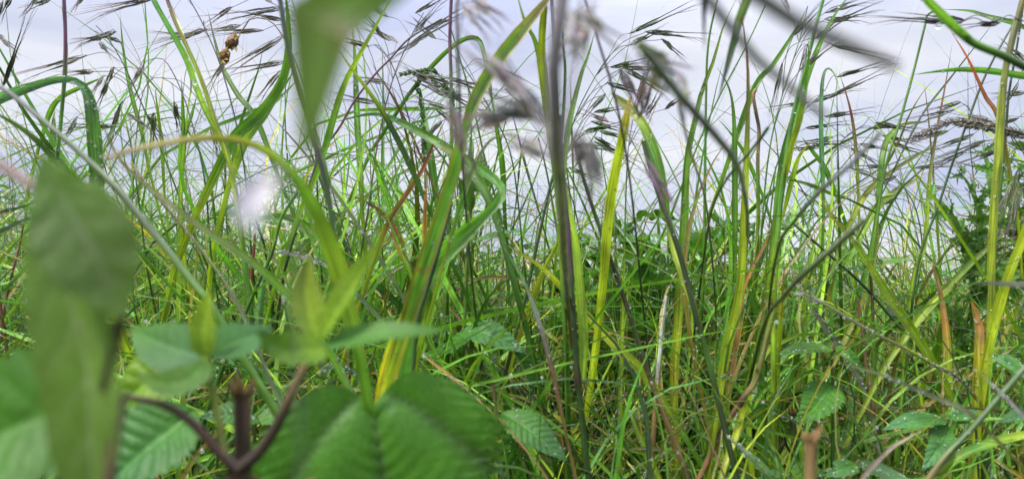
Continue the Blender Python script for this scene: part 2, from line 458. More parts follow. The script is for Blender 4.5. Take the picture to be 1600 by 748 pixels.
# ---- serrated / lobed leaf
def leaf(acc, axis, W, up, code='g', veincode=None, teeth=16, tooth=0.10, nv=7, puff=0.02, fold=0.25, curl=0.0, cord=0.0,
         lobes=0, lobed=0.0, wave=0.0, res=(60, 21), peak=0.38, jit=0.08, spines=0.0, tipcode=None):
    """axis: 3D points base->tip. up: rough direction the upper face looks. W: full width in metres."""
    n, m = res
    p = catmull(axis, n)
    t = np.linspace(0, 1, n)
    T = tang(p)
    up = np.broadcast_to(np.asarray(up, float), p.shape)
    S = nrm(np.cross(T, up)); Nn = nrm(np.cross(S, T))
    Lg = arclen(p)[-1]
    a = math.log(0.5) / math.log(peak)
    w = np.sin(np.pi * np.clip(t, 0, 1) ** a) ** 0.85
    if cord > 0:
        w = np.maximum(w, (0.62 + 0.38 * np.clip(t / 0.28, 0, 1) ** 0.6) * (t < .28) * 1.0)
    w = w * (1 - 0.25 * t ** 3)
    c = np.linspace(-1, 1, m)
    ac = np.abs(c)
    ph = rng.uniform(0, 1)
    saw = (t * teeth + ph) % 1.0
    saw2 = (t * teeth * 3.1 + ph) % 1.0
    edge = 1 + tooth * (saw - 0.5) * 2 * (1 - t ** 4) + tooth * 0.25 * (saw2 - 0.5)
    wt = ac ** 3
    ww = w[:, None] * (1 - wt[None] + wt[None] * edge[:, None])
    if lobes:
        lb = 0.5 - 0.5 * np.cos(2 * np.pi * (t * lobes + ph))
        if spines: lb = (1 - np.abs(2 * ((t * lobes + ph) % 1) - 1)) ** 1.4
        lb = 1 - lobed * (1 - lb ** 0.7)
        ww = ww * (1 - (1 - lb[:, None]) * np.clip(ac[None] * 1.2, 0.0, 1))
    half = W / 2
    lat = ww * c[None] * half
    # distance along the axis: margins swept forward at teeth, backwards at a heart-shaped base
    fwd = -cord * Lg * 0.30 * np.sin(np.pi * 0.88 * ac[None]) * (1 - t[:, None]) ** 3.0 + tooth * half * 0.5 * wt[None] * saw[:, None]
    ph_v = nv * (t[:, None] - 0.20 * ac[None] * (1 - 0.5 * t[:, None])) + 0.35
    sv = np.abs(np.sin(np.pi * ph_v))
    q = puff * W * (sv ** 0.6) * (1 - (ac[None] - 0.5) ** 2 * 2.2) * np.clip(ac[None] * 4, 0, 1) * np.sin(np.pi * np.clip(t[:, None] * 0.9 + 0.06, 0, 1)) ** 0.5
    sub = 0.25 * puff * W * np.abs(np.sin(np.pi * ac[None] * 6 + ph_v * 3)) * np.clip(ac[None] * 4, 0, 1)
    if cord > 0.3:      # veins fan out from the notch
        th = np.arctan2(ww * ac[None] * half, t[:, None] * Lg + 0.06 * Lg)
        sv = np.abs(np.sin(th * 3.6))
        q = puff * W * (sv ** 0.6) * np.clip(t[:, None] * 5 + ac[None] * 2, 0, 1)
        sub = 0.20 * puff * W * np.abs(np.sin(40 * np.hypot(t[:, None] * Lg, ww * ac[None] * half) / Lg + 3 * th))
    h = q + sub + fold * half * (ac[None] ** 1.1) * w[:, None] - curl * half * (ac[None] ** 3) * w[:, None]
    if wave: h = h + wave * half * ac[None] ** 1.5 * np.sin(2 * np.pi * (t[:, None] * (lobes or 5) * 1.0 + ph) + np.sign(c)[None] * 1.3)
    V = p[:, None] + S[:, None] * lat[..., None] + T[:, None] * fwd[..., None] + Nn[:, None] * h[..., None]
    C = np.repeat(colramp(code if not tipcode else code + tipcode, t, jit)[:, None], m, 1)
    vein = np.clip(1 - sv / 0.22, 0, 1) * np.clip(1.2 - ac[None], 0, 1)
    vein = np.maximum(vein, np.clip(1 - ac[None] / 0.07, 0, 1))[..., None]
    VC = np.array(PAL[veincode]) if veincode else np.clip(C * 1.7 + 0.015, 0, 1)
    vk = 0.55
    if cord > 0.3: vk = 0.85; vein = np.clip(1 - sv / 0.40, 0, 1)[..., None]
    C = C * (1 - vein * vk) + VC * vein * vk
    off = rng.uniform(0, 20)
    UV = np.stack(np.broadcast_arrays(lat * 100 + off, (t[:, None] * Lg + fwd) * 100 + off), -1)
    acc.grid(V, C, UV)
    if spines:
        for sgn, jc in ((-1, 0), (1, m - 1)):
            for i in range(2, n - 1):
                if rng.random() < spines:
                    b = V[i, jc]; dirn = nrm(S[i] * sgn + T[i] * rng.uniform(-0.4, 0.7) + Nn[i] * rng.uniform(-0.6, 0.6))
                    tube(acc, np.array([b - dirn * 0.0008, b + dirn * 0.003, b + dirn * rng.uniform(0.005, 0.010)]), [0.0006, 0.0004, 0.00005], 'lS', sides=4)
    return V, np.repeat(Nn, 1, 0)

def thistle_leaf(acc, axis, W, up, lobes, code):
    p = catmull(axis, 60); T = tang(p); Lg = arclen(p)[-1]
    up = np.broadcast_to(np.asarray(up, float), p.shape); S = nrm(np.cross(T, up)); Nn = nrm(np.cross(S, T))
    leaf(acc, axis, W * .30, up[0], code=code, veincode='L', teeth=lobes * 3, tooth=.25, nv=lobes, puff=.03, fold=.3, res=(60, 9), peak=.4)
    for k in range(lobes):
        f = .06 + .86 * k / (lobes - 1)
        for sg in (-1, 1):
            i = int(min(f + rng.uniform(-.02, .02), .97) * 59); i = max(i, 0)
            ln = W * .62 * (math.sin(math.pi * (0.18 + .74 * f)) ** .7) * rng.uniform(.6, 1.2)
            tw = rng.uniform(-.7, .9)
            o = nrm(S[i] * sg + T[i] * rng.uniform(.15, .6) + Nn[i] * tw * .6)
            b = p[i] + S[i] * sg * W * .03
            nm = nrm(Nn[i] + S[i] * sg * rng.uniform(-.6, .6) + T[i] * rng.uniform(-.5, .5))
            mid = b + o * ln * .5 + Nn[i] * ln * .12
            tip = b + o * ln + Nn[i] * ln * rng.uniform(-.2, .3)
            leaf(acc, [b - o * ln * .08, mid, tip], ln * rng.uniform(.34, .52), nm, code=code, veincode='L', teeth=3, tooth=.42, nv=3, puff=.05, fold=.35, wave=.3, res=(22, 9), peak=.34, jit=.12)
            for q, dd, l2 in ((tip, o, .009), (b + o * ln * .62 + T[i] * ln * .22, nrm(o + T[i] * 1.2), .006), (b + o * ln * .6 - T[i] * ln * .2, nrm(o - T[i] * 1.2), .006)):
                dd = nrm(dd + rng.normal(0, .15, 3))
                tube(acc, np.array([q - dd * .001, q + dd * l2 * .5, q + dd * l2]), [.0006, .0004, .00005], 'lS', sides=4)

# ---- one brome spikelet
def spikelet(acc, base, direc, Ln, spread=0.16, k=7, awn=0.9, code='ME', wid=0.0030, droop=0.0):
    spread *= 0.50; wid *= 0.46; Ln *= 1.28
    d = nrm(direc)
    a = nrm(np.cross(d, [0.1, 0.9, 0.3])); b = np.cross(d, a)
    tube(acc, np.array([base - d * 0.001, base + d * Ln * 0.6]), [0.0005, 0.0003], code[0], sides=4)
    for i in range(k):
        s = (i // 2) / (k / 2) * 0.45 * Ln
        sg = 1 if i % 2 else -1
        th = rng.normal(0, 0.35)
        lat = a * math.cos(th) * sg + b * math.sin(th)
        dd = nrm(d + lat * spread * rng.uniform(0.3, 1.2))
        q0 = base + d * s + lat * 0.0006
        ll = Ln * 0.55 * rng.uniform(0.9, 1.1)
        pts = np.array([q0, q0 + dd * ll * 0.35 + lat * 0.0006, q0 + dd * ll * 0.7, q0 + dd * ll])
        p = catmull(pts, 7)
        blade(acc, p, np.linspace(0, 1, 7), wid * rng.uniform(0.8, 1.15), code, edge='l' if rng.random() < 0.5 else None, roll=rng.uniform(-1, 1), fold=0.45, prof='lemma', jit=0.18, cols=np.array([-1, 0, 1.0]))
        al = Ln * awn * rng.uniform(0.6, 1.15)
        e1 = p[-1] + dd * al * 0.5
        e2 = p[-1] + nrm(dd + lat * 0.06 + np.array([0, 0, -0.06])) * al
        tube(acc, np.array([p[-2], e1, e2]), [0.00026, 0.00019, 0.00007], 'M' + 'r', sides=3)

# ================================================================== the setting: ground
NX, NY = 90, 110
gx = np.concatenate([-np.geomspace(600, 3, 20), np.linspace(-2.8, 2.8, 50), np.geomspace(3, 600, 20)])
gy = np.concatenate([[-600, -60, -12, -4], np.linspace(-2, 5, 66), np.geomspace(5.3, 900, 40)])
GX, GY = np.meshgrid(gx, gy)
def ground_z(x, y):
    return 0.008 * np.sin(x * 5.1 + 1) * np.sin(y * 4.3) + 0.006 * np.sin(x * 13 + y * 9) - 0.002
g = Acc()
GV = np.stack([GX, GY, ground_z(GX, GY)], -1)
g.grid(GV, np.ones((*GX.shape, 3)) * 0.1, np.stack([GX, GY], -1))
tag(g.build('ground', M_SOIL), kind='structure')

# ================================================================== traced grasses
# (name, label, group, [parts]); part = (kind, colour, width px, depth, outline, options)
def mk_part(acc_kind, spec, acc, ext_default=True):
    kind, code, w, d, outline = spec[:5]
    o = spec[5] if len(spec) > 5 else {}
    p, u = path3(parse(outline), d, o.get('d1', d * (1 + (rng.uniform(-0.10, 0.10) if kind == 'b' else 0))), n=o.get('n', 30 if kind == 'b' else 34),
                 ext=o.get('ext', ext_default), root=o.get('root'))
    if kind == 'b':
        roll = o.get('roll', rng.uniform(-0.55, 0.55))
        W = 0.80 * w / FPX * d / max(math.cos(roll), 0.7)
        V, N2 = blade(acc, p, u, W, code, edge=o.get('edge'), roll=roll, twist=o.get('twist', rng.uniform(-0.5, 0.5)),
                      fold=o.get('fold', 0.32), prof=o.get('prof', 'tip'), ws=o.get('ws'), jit=0.16)
        if o.get('wet'):
            sprinkle(V[-30:], N2[-30:], int(o['wet'] * 2.2), 0.0004, o.get('wr', 0.0010))
        elif d > 0.25:
            sprinkle(V[-30:], N2[-30:], 16, 0.0003, 0.0008)
    else:
        r0 = w / FPX * d / 2
        taper = o.get('taper', 0.6)
        tube(acc, p, r0 * (1 - (1 - taper) * u), code, u=u, sides=9, nodes=o.get('nodes', ()), nodecode=o.get('nodecode', 'K'))
        if d > 0.25:
            for _ in range(o.get('wet', 5)):
                i = rng.integers(len(p) // 2, len(p) - 1); r = rng.uniform(0.0003, 0.0009)
                drop(DROPS, p[i] + np.array([rng.uniform(-1, 1) * r0, -r0 * 0.6, -r0 * 0.7]), r)
    return p

def single(name, label, spec, group='grass blades among the near grasses'):
    a = Acc()
    p = mk_part(spec[0], spec, a)
    if name == 'cut_stalk':      # a frayed, broken top
        r0 = spec[2] / FPX * spec[3] / 2
        for k in range(11):
            an = k * .57; b = p[-1] + np.array([math.cos(an), math.sin(an), 0]) * r0 * .72 - np.array([0, 0, r0 * .6])
            e = b + np.array([math.cos(an) * .25, math.sin(an) * .25, 1]) * r0 * rng.uniform(.7, 2.6)
            blade(a, np.array([b, (b + e) / 2, e]), np.array([0, .5, 1.]), r0 * .8, spec[1][-1] + 's', prof='tip', roll=rng.uniform(-.6, .6), cols=np.array([-1, 0, 1.]))
    o = a.build(name, M_BLADE if spec[0] == 'b' else M_STEM, origin=tuple(p[0]))
    cat = {'blade_of_grass': 'grass blade', 'grass_stalk': 'grass stem', 'dead_stalk': 'dead stem', 'cut_stalk': 'plant stub'}.get(name, name.replace('_', ' '))
    return tag(o, label, cat, group)

def plant(name, label, parts, cat='grass plant', group='grass plants with stems and blades'):
    """parts: (part name, spec); the first is the culm that stands in the soil"""
    root = None
    for i, (pn, spec) in enumerate(parts):
        a = Acc()
        p = mk_part(spec[0], spec, a, ext_default=(i == 0))
        if root is None:
            org = p[0]; root = empty(name, tuple(org), label, cat, group)
        a.build(pn, M_BLADE if spec[0] == 'b' else M_STEM, origin=tuple(org), parent=root)
    return root, org

GB, GS = 'blade_of_grass', 'grass_stalk'
SIDE_L = (-0.30, 0.02, 0.0); SIDE_R = (0.42, 0.05, 0.0)
T = [
 # ---------------- upper left
 (GB, 'wide wet blade arching over beside the left edge, its bent top beaded with drops', ('b', 'YGGBBBB', 26, .52, '154,345 151,270 147,205 140,155 124,129 92,124 46,136 0,153 -70,190', {'wet': 70, 'wr': .0014, 'ws': [.8, 1, 1.05, .9, .5, .55, .75, .8, .6], 'roll': .1})),
 (GS, 'soft green stalk slanting from the upper left corner region down past the hanging leaf', ('s', 'GGLLm', 14, .30, '430,640 380,560 330,478 300,440 254,381 187,300 134,247 67,188 10,142 -30,118', {'taper': .5, 'wet': 0})),
 (GB, 'long flat green blade slanting down right beneath the blurred arch at left', ('b', 'GGLU', 15, .34, '540,600 500,523 470,482 400,413 320,358 236,294 190,252 165,205 150,160', {'wet': 0})),
 (GS, 'thin straw coloured stalk crossing the grass right of the big left leaf', ('s', 'LUs', 6, .36, '400,540 372,476 340,425 300,372 262,325 228,285 205,255')),
 (GB, 'blurred blade arching over left of centre with a yellow green bend', ('b', 'GyGUm', 34, .24, '565,560 535,430 508,352 476,292 436,247 392,222 330,213 250,223 160,245', {'wet': 0, 'd1': .20, 'ws': [.6, .9, 1, .95, .6, .42, .38, .34, .2], 'root': (-.10, .42, 0)})),
 (GB, 'straight narrow blade with its tip near the top edge, third upright from the left', ('b', 'yGG', 8, .66, '232,260 222,208 204,140 194,85 187,18')),
 (GB, 'left prong of the forked pair of short blades before the sky at left', ('b', 'YGG', 9, .62, '283,300 286,215 285,160 283,120')),
 (GB, 'right prong of the forked pair of short blades before the sky at left', ('b', 'YGG', 10, .63, '282,300 288,215 299,180 308,148')),
 (GB, 'small upright blade left of the forked pair, curving at its tip', ('b', 'yG', 7, .68, '257,300 253,225 247,175 243,142 247,139')),
 (GB, 'green blade leaning left behind the brown withered seed clump', ('b', 'GGG', 11, .70, '440,290 400,188 370,148 347,105 334,60 324,14')),
 (GB, 'slim blade crossing the leaning blade beside the withered seed clump', ('b', 'Gg', 7, .72, '350,330 372,210 392,145 405,105 412,70')),
 (GB, 'wide ribbed blade rising right towards the blurred hanging leaf', ('b', 'YGGGg', 22, .56, '310,330 366,220 405,182 436,140 450,95 451,40 444,-30', {'roll': .3, 'wet': 14})),
 (GB, 'second ribbed blade lying just under the wide one left of the hanging leaf', ('b', 'YyG', 17, .60, '355,300 380,225 412,180 438,142 460,110', {'roll': -.2, 'wet': 12})),
 (GB, 'low green blade rising to the right behind the arch at left', ('b', 'Gg', 9, .75, '330,200 380,182 430,160 470,120', {})),
 (GB, 'dull green blade entering low at the left edge above the hanging leaf', ('b', 'gdd', 11, .40, '95,260 60,222 25,195 -30,165', {'wet': 3})),
 (GB, 'faint green blade leaning right behind the bent wet blade', ('b', 'GG', 10, .90, '60,230 85,162 130,135 168,118')),
 (GB, 'short broad blade standing behind the bent wet blade', ('b', 'GG', 16, .95, '80,300 82,235 84,190 86,172')),
 # ---------------- upper centre
 (GB, 'narrow blade standing dead straight before the sky, first right of the hanging leaf', ('b', 'GGg', 7, .68, '598,360 598,250 599,160 597,72')),
 (GB, 'wet upright blade with drops along its edge just right of the hanging leaf', ('b', 'yGGG', 13, .60, '566,330 562,245 559,205 556,130 553,67 547,22', {'wet': 26, 'wr': .0014, 'fold': .1})),
 (GB, 'yellow green blade sweeping up right from behind the hanging leaf to the top edge', ('b', 'yGYY', 13, .55, '470,330 500,260 534,147 557,97 587,43 622,-20')),
 (GB, 'green blade running down right from the hanging leaf into a dark sheath', ('b', 'gdDYY', 12, .52, '672,330 637,250 607,191 584,154 547,104 522,66')),
 (GB, 'thin red brown blade slanting down right across the sky right of the hanging leaf', ('b', 'rrs', 6, .60, '660,250 636,194 610,145 590,115 578,92', {'wet': 0})),
 (GB, 'flat wet blade arching from the hanging leaf to the right and down', ('b', 'gGGBB', 20, .50, '795,410 772,330 740,270 700,232 655,205 610,183 575,178 520,192', {'wet': 24, 'd1': .62})),
 (GB, 'broad soft blade bent into a hairpin in the middle of the grass', ('b', 'YGVVVGGU', 36, .40, '608,660 640,520 662,440 700,388 755,338 783,308 779,289 760,272 727,250 690,230', {'ws': [.7, .9, 1, 1, 1.05, .95, .5, .55, .6, .4], 'roll': -.15, 'wet': 0, 'd1': .44})),
 (GB, 'narrow olive blade curling over to the right above the hairpin blade', ('b', 'YGUU', 10, .38, '690,420 722,310 745,250 765,220 790,210 806,212', {'wet': 0})),
 (GB, 'short upright blade left of the hairpin blade, flat tipped and brighter than its neighbours', ('b', 'GGG', 16, .66, '684,330 670,240 662,190 656,142 653,138', {'wet': 12})),
 (GB, 'blunt blade with a rolled tip standing right of the two tone blade', ('b', 'Gyg', 12, .64, '735,300 737,245 737,225 733,214', {'wet': 6})),
 (GB, 'horizontal light green blade behind the two tone blade', ('b', 'GGb', 9, .70, '560,173 640,171 700,170 745,167')),
 (GB, 'slender green blade arching over and dropping at the right of the arch top', ('b', 'gGB', 9, .66, '636,150 668,110 700,78 728,60 748,62 757,85 763,120 771,170', {'prof': 'full', 'wet': 8})),
 (GB, 'hanging blade end with a curled pale tip beside the two tone blade', ('b', 'gGGb', 11, .64, '788,330 784,260 775,200 770,165 775,160')),
 (GB, 'slender upright blade with red edges before the open sky left of the curled blade', ('b', 'yGGG', 11, .60, '880,300 889,205 907,124 920,85 930,48', {'edge': 'R', 'wet': 8})),
 (GB, 'very thin dark upright spike before the sky beside the red edged blade', ('b', 'dD', 4, .70, '897,300 893,190 892,150 892,115', {'wet': 0})),
 (GB, 'thin dark needle leaning left between the two tone blade and the blurred stalk', ('b', 'dN', 5, .66, '842,330 822,260 808,205 796,162')),
 (GB, 'short dark needle leaning right between the two tone blade and the blurred stalk', ('b', 'dN', 4, .70, '808,300 815,235 825,205')),
 # ---------------- upper right
 (GB, 'stout yellow blade with a brown top leaning slightly right before the sky', ('b', 'YYYYs', 19, .50, '944,420 950,350 960,280 972,222 986,150', {'prof': 'full', 'roll': .1, 'wet': 4})),
 (GB, 'tall yellow blade with a reddish top reaching the top edge right of centre', ('b', 'YYYYYYYUrr', 16, .50, '1098,790 1117,665 1130,580 1147,498 1158,440 1163,330 1167,234 1169,150 1168,100 1163,50 1154,-4', {'roll': .15, 'fold': .3, 'wet': 8})),
 (GB, 'broad green blade narrowing to the top edge, left of the tall reddish one', ('b', 'YYYYGGGGyy', 18, .56, '1057,790 1056,700 1054,600 1060,500 1068,380 1074,250 1086,190 1096,145 1115,95 1130,42 1152,-4', {'wet': 16})),
 (GB, 'green blade leaning right just behind the long blurred stalks at upper right', ('b', 'yGGG', 12, .66, '1120,300 1176,142 1205,104 1228,70 1248,38 1262,10')),
 (GB, 'short blade rising from the blurred stalk crossing, thin pointed', ('b', 'GGGd', 12, .62, '1148,420 1148,250 1146,175 1138,135 1120,105')),
 (GB, 'bright blade low in the grass right of the short pointed one, tip to the left', ('b', 'GG', 8, .75, '1190,300 1165,240 1140,205 1120,184')),
 (GB, 'small orange tipped blade leaning right at the foot of the sky', ('b', 'YyYO', 10, .66, '1225,330 1245,255 1258,232 1273,219')),
 (GB, 'vivid green blade leaning left behind the small orange tipped one', ('b', 'GGG', 10, .74, '1310,310 1290,262 1270,235 1252,213')),
 (GB, 'broad green blade curving down left from the top edge beside the blurred stalk', ('b', 'yGGGG', 18, .60, '1205,420 1228,250 1250,165 1270,100 1300,32 1338,-20', {'wet': 10})),
 (GB, 'pale bent blade tip with a red end hanging over at the right', ('b', 'GBBl', 9, .62, '1287,330 1283,200 1285,130 1292,108 1303,115 1312,140', {'wet': 14})),
 (GB, 'red pointed blade below the blurred stalk at the right, standing alone', ('b', 'YUrR', 7, .64, '1342,330 1337,234 1328,170 1311,113')),
 (GB, 'level green blade reaching in from the right edge across the sky', ('b', 'gGGG', 13, .58, '1680,130 1600,118 1540,110 1490,109 1426,117', {'root': (.50, .58, 0), 'roll': .2, 'wet': 10})),
 (GB, 'small green blade in the top right corner lying almost level', ('b', 'gGG', 9, .66, '1640,60 1581,37 1540,26 1514,18 1473,15', {'root': (.50, .60, 0)})),
 (GB, 'red brown blade tip slanting across the level blade at right', ('b', 'YUrRR', 8, .56, '1590,330 1562,190 1540,150 1514,94 1484,46', {'wet': 0})),
 (GB, 'slender blade with a reddish tip just left of the thick yellow stalk at right', ('b', 'yYYYrR', 10, .58, '1395,760 1424,457 1444,384 1452,283 1462,214 1477,134 1488,69', {'wet': 5})),
 (GB, 'curved blade bowing over to the right above the field gap', ('b', 'GGyG', 12, .62, '1372,330 1380,250 1390,215 1414,195 1455,190')),
 (GB, 'thin olive blade slanting up right beside the curved bowing blade', ('b', 'yUs', 5, .64, '1330,340 1394,240 1420,180 1445,140 1470,116', {'wet': 0})),
 (GB, 'long fine dark blade slanting up to the right before the level blade', ('b', 'dd', 4, .62, '1380,300 1437,187 1487,120 1530,65 1556,31', {'wet': 0})),
 (GB, 'pale yellow blade with an orange tip at the right centre, leaning down right', ('b', 'YYYYO', 18, .52, '1500,640 1452,556 1410,492 1377,444 1337,380 1300,337 1276,298', {'wet': 12, 'roll': .1})),
 (GB, 'level leaf like blade pointing left at the right, with a red brown end', ('b', 'GyGG', 8, .60, '1325,310 1302,303 1270,290 1245,283 1215,279')),
 (GB, 'rising yellow blade crossing the orange tipped one, its own tip orange', ('b', 'YYYyUO', 15, .54, '1368,600 1390,561 1437,497 1470,460 1514,414 1547,384 1570,362 1600,340', {'wet': 24})),
 (GB, 'yellow blade at the right edge leaning out of the frame', ('b', 'YYYY', 17, .50, '1535,620 1546,550 1558,497 1575,437 1600,370 1625,300', {'wet': 10, 'prof': 'full'})),
 (GB, 'straight olive blade leaning right under the fan of seed awns', ('b', 'yYUU', 11, .62, '1300,420 1350,310 1400,265 1440,240 1475,215')),
 (GB, 'wide olive blade with a dry orange end leaning right behind the yellow one', ('b', 'yYUO', 15, .68, '1330,400 1368,330 1400,300 1425,285 1450,268')),
 # ---------------- middle
 (GB, 'broad pale blade slanting from the dry tip at centre down to the right', ('b', 'GYYYYS', 18, .52, '1075,690 1012,590 965,544 910,484 850,420 800,388 768,366', {'wet': 10, 'roll': .1, 'fold': .12})),
 (GB, 'yellow green blade crossing behind the dark central stem, leaning right', ('b', 'yYYYG', 16, .54, '770,660 800,545 822,490 845,430 870,380 895,325', {'wet': 4})),
 (GB, 'dry pale blade bent over from a bluish tip to a pink brown end', ('b', 'srmbb', 10, .42, '880,660 858,562 840,500 820,444 800,407 772,360', {'wet': 0, 'ext': True})),
 (GB, 'thin straw blade arching low left of the dark central stem', ('b', 'SsS', 6, .62, '700,470 729,443 755,434 790,434 828,440 850,450', {'wet': 4})),
 (GB, 'narrow orange blade lying low beside the two tone blade', ('b', 'YOO', 7, .60, '755,560 732,520 710,490 682,458')),
 (GB, 'short brown dry blade pointing down right above the big heart leaf', ('b', 'sOs', 6, .44, '725,604 700,585 675,566 652,548', {'wet': 3})),
 (GB, 'drop beaded blade slanting down right from the nettle below centre', ('b', 'lGlYG', 13, .55, '915,790 874,690 844,632 800,588 765,552 745,522', {'wet': 60, 'wr': .0016})),
 (GB, 'small arched yellow blade bending over beside the heart leaf', ('b', 'YyYG', 10, .50, '774,700 775,660 779,620 788,601 797,606', {'wet': 4})),
 (GB, 'upright lime blade at the bottom, first left of the green central one', ('b', 'YYYy', 9, .56, '968,790 970,704 969,614 971,540 973,450 976,380', {'wet': 12, 'prof': 'full'})),
 (GB, 'lime blade bowing right at the foot of the upright lime one', ('b', 'YYYZ', 13, .50, '1050,790 1030,748 1004,690 985,645 972,612', {'wet': 4})),
 (GB, 'orange and yellow blade lying level at the bottom centre', ('b', 'GGYOO', 10, .62, '1180,640 1120,622 1045,617 990,614 940,624 898,645', {'wet': 8})),
 (GB, 'long flat green blade lying nearly level below the centre right', ('b', 'GGl', 12, .66, '1260,660 1165,628 1110,620 1060,612 1020,610')),
 (GB, 'straw tinted blade curving over at the very bottom, right of centre', ('b', 'GYlS', 9, .54, '1085,790 1066,735 1045,708 1005,700 955,706', {'wet': 4})),
 (GB, 'orange dry blade lying in the bottom thatch', ('b', 'OSO', 9, .62, '1000,790 975,735 950,710 925,680', {'wet': 3})),
 (GB, 'thin lime blade hanging down left of the tall yellow blade', ('b', 'YYG', 5, .56, '1050,760 1080,640 1088,560 1086,500 1088,450', {'wet': 8})),
 (GB, 'pale blue blade carrying very large drops at the bottom right of centre', ('b', 'bBbl', 16, .46, '1240,800 1204,745 1184,722 1161,702 1134,678', {'wet': 26, 'wr': .0012, 'fold': .1, 'roll': 0.0})),
 (GB, 'yellow blade fork rising left from the dark node at bottom right of centre', ('b', 'YYYU', 12, .52, '1110,790 1128,735 1150,672 1161,625 1178,560 1190,505 1200,430', {'wet': 8})),
 (GB, 'orange brown blade with a dark midrib right of the tall yellow blade', ('b', 'YYsOOK', 15, .53, '1115,740 1140,600 1150,535 1161,455 1178,415 1196,380 1214,325', {'wet': 12})),
 (GB, 'light green blade beaded with drops, leaning down right below the centre right', ('b', 'lLLlO', 14, .54, '1360,640 1350,604 1320,550 1290,509 1252,450 1232,415', {'wet': 50, 'wr': .0009})),
 (GB, 'slim olive stalk like blade trimmed with drops, bowing down to the right', ('b', 'UUYlll', 7, .50, '1540,640 1500,591 1460,570 1425,549 1365,519 1300,481 1262,461 1238,457', {'wet': 60, 'wr': .0011, 'prof': 'full'})),
 (GB, 'upright yellow blade with a thin red tip at the right of centre', ('b', 'YYYR', 12, .56, '1212,700 1213,580 1216,530 1221,470 1226,405', {'wet': 8})),
 (GB, 'vertical bright yellow blade with an orange brown top at the lower right', ('b', 'YYYYZsO', 19, .50, '1523,800 1525,700 1526,640 1529,560 1529,505 1518,470', {'prof': 'full', 'roll': .05, 'wet': 14})),
 (GB, 'yellow blade tapering up to a brown tip left of the wide vertical one', ('b', 'YYYYOss', 15, .52, '1472,745 1477,690 1483,640 1482,582 1478,510 1468,450 1455,400', {'prof': 'mid', 'wet': 6})),
 (GB, 'pale green pointed blade standing low at the lower right', ('b', 'LlGL', 17, .56, '1312,790 1318,722 1329,655 1334,588', {'prof': 'mid', 'wet': 20})),
 (GB, 'blurred grey green blade slanting across the lower right', ('b', 'ULLl', 10, .30, '1570,700 1514,645 1464,622 1380,587 1310,566', {'wet': 0, 'd1': .33})),
 (GB, 'blurred pale blade slanting in from the right edge low down', ('b', 'Lmm', 8, .28, '1680,720 1605,655 1570,618 1524,577', {'wet': 0})),
 (GB, 'bright lime blade sweeping right out of the bottom right corner', ('b', 'YYGYY', 20, .44, '1425,800 1462,744 1500,714 1550,694 1605,681 1660,672', {'wet': 6, 'prof': 'full', 'roll': .5})),
 (GB, 'orange edged blade in the bottom right corner', ('b', 'YOYO', 11, .48, '1640,790 1600,748 1565,725 1535,705', {'edge': 'O', 'wet': 8})),
 (GB, 'thin pale dewy blade running low from centre right to the bottom', ('b', 'lbl', 6, .52, '1400,760 1355,729 1315,700 1275,674 1235,655 1200,643', {'wet': 50, 'wr': .0009, 'prof': 'full'})),
 (GB, 'thin arched blade full of tiny drops above the bottom nettle leaves', ('b', 'llOO', 7, .56, '1450,660 1420,640 1380,637 1330,647 1285,660 1250,668', {'wet': 30, 'wr': .0008})),
 (GB, 'dry grey blade end poking up right at the bottom, lower right', ('b', 'lmW', 10, .36, '1325,790 1350,745 1390,702 1420,683 1445,670', {'wet': 0})),
 (GB, 'yellow stained blade behind the bottom right corner', ('b', 'YZY', 12, .60, '1590,760 1594,710 1600,680 1612,640')),
 # ---------------- left
 (GB, 'green blade at the left edge crossed by dew, slanting up right', ('b', 'gGG', 8, .55, '-60,490 0,460 40,420 70,398 95,385')),
 (GB, 'dark green blade entering at the left edge beside the hanging leaf top', ('b', 'gdg', 10, .38, '-60,350 0,333 30,325 62,312', {'root': (-.38, .36, 0), 'wet': 3})),
 (GB, 'second dark blade entering at the left edge just below the first', ('b', 'gdd', 9, .42, '-60,385 0,362 35,345 70,330', {'root': (-.40, .42, 0), 'wet': 3})),
 (GB, 'yellow blade standing at the left edge of the hanging leaf', ('b', 'YYy', 12, .52, '60,600 66,500 74,440 80,400', {'wet': 22})),
 (GB, 'curved lime blade low at the far left', ('b', 'YGY', 10, .50, '5,640 30,600 55,582 85,572 100,545', {'wet': 20})),
 (GB, 'lime blade leaning right at the far left edge above the low leaf', ('b', 'YyG', 12, .58, '-40,530 0,510 30,470 50,430', {'wet': 10})),
 (GB, 'broad dewy blade standing between the young shoots at left', ('b', 'BbBB', 20, .56, '395,620 400,510 408,455 418,400', {'wet': 60, 'wr': .0009})),
 (GB, 'wide shaded blade arching low behind the yellow bend at left', ('b', 'gGGG', 24, .62, '560,420 510,380 470,350 430,338 385,345', {'wet': 6})),
 (GB, 'narrow blade strung with big drops crossing low right of the yellow bend', ('b', 'bBll', 9, .52, '560,460 520,420 490,405 455,396 430,394', {'wet': 40, 'wr': .0013, 'prof': 'full'})),
 (GB, 'arched wet blade just above the heart leaf', ('b', 'bBbb', 9, .48, '565,605 558,588 540,576 515,573 495,585', {'wet': 26, 'prof': 'full'})),
 (GB, 'broad green blade right of the long drooping seed stalk at left centre', ('b', 'GGGG', 18, .64, '392,480 388,420 395,390', {'wet': 10})),
 (GB, 'yellow green blade low between the young shoots, leaning left', ('b', 'YGG', 14, .52, '470,560 452,500 445,470 430,445', {'wet': 8})),
 (GB, 'smooth green stalk like blade leaning left above the dark stub', ('b', 'GGG', 10, .42, '452,650 440,620 420,590 405,572 388,550', {'wet': 0, 'prof': 'full'})),
 (GB, 'short green blade above the heart leaf, leaning left', ('b', 'GGG', 9, .44, '560,630 545,600 535,575 525,555', {'wet': 0, 'prof': 'full'})),
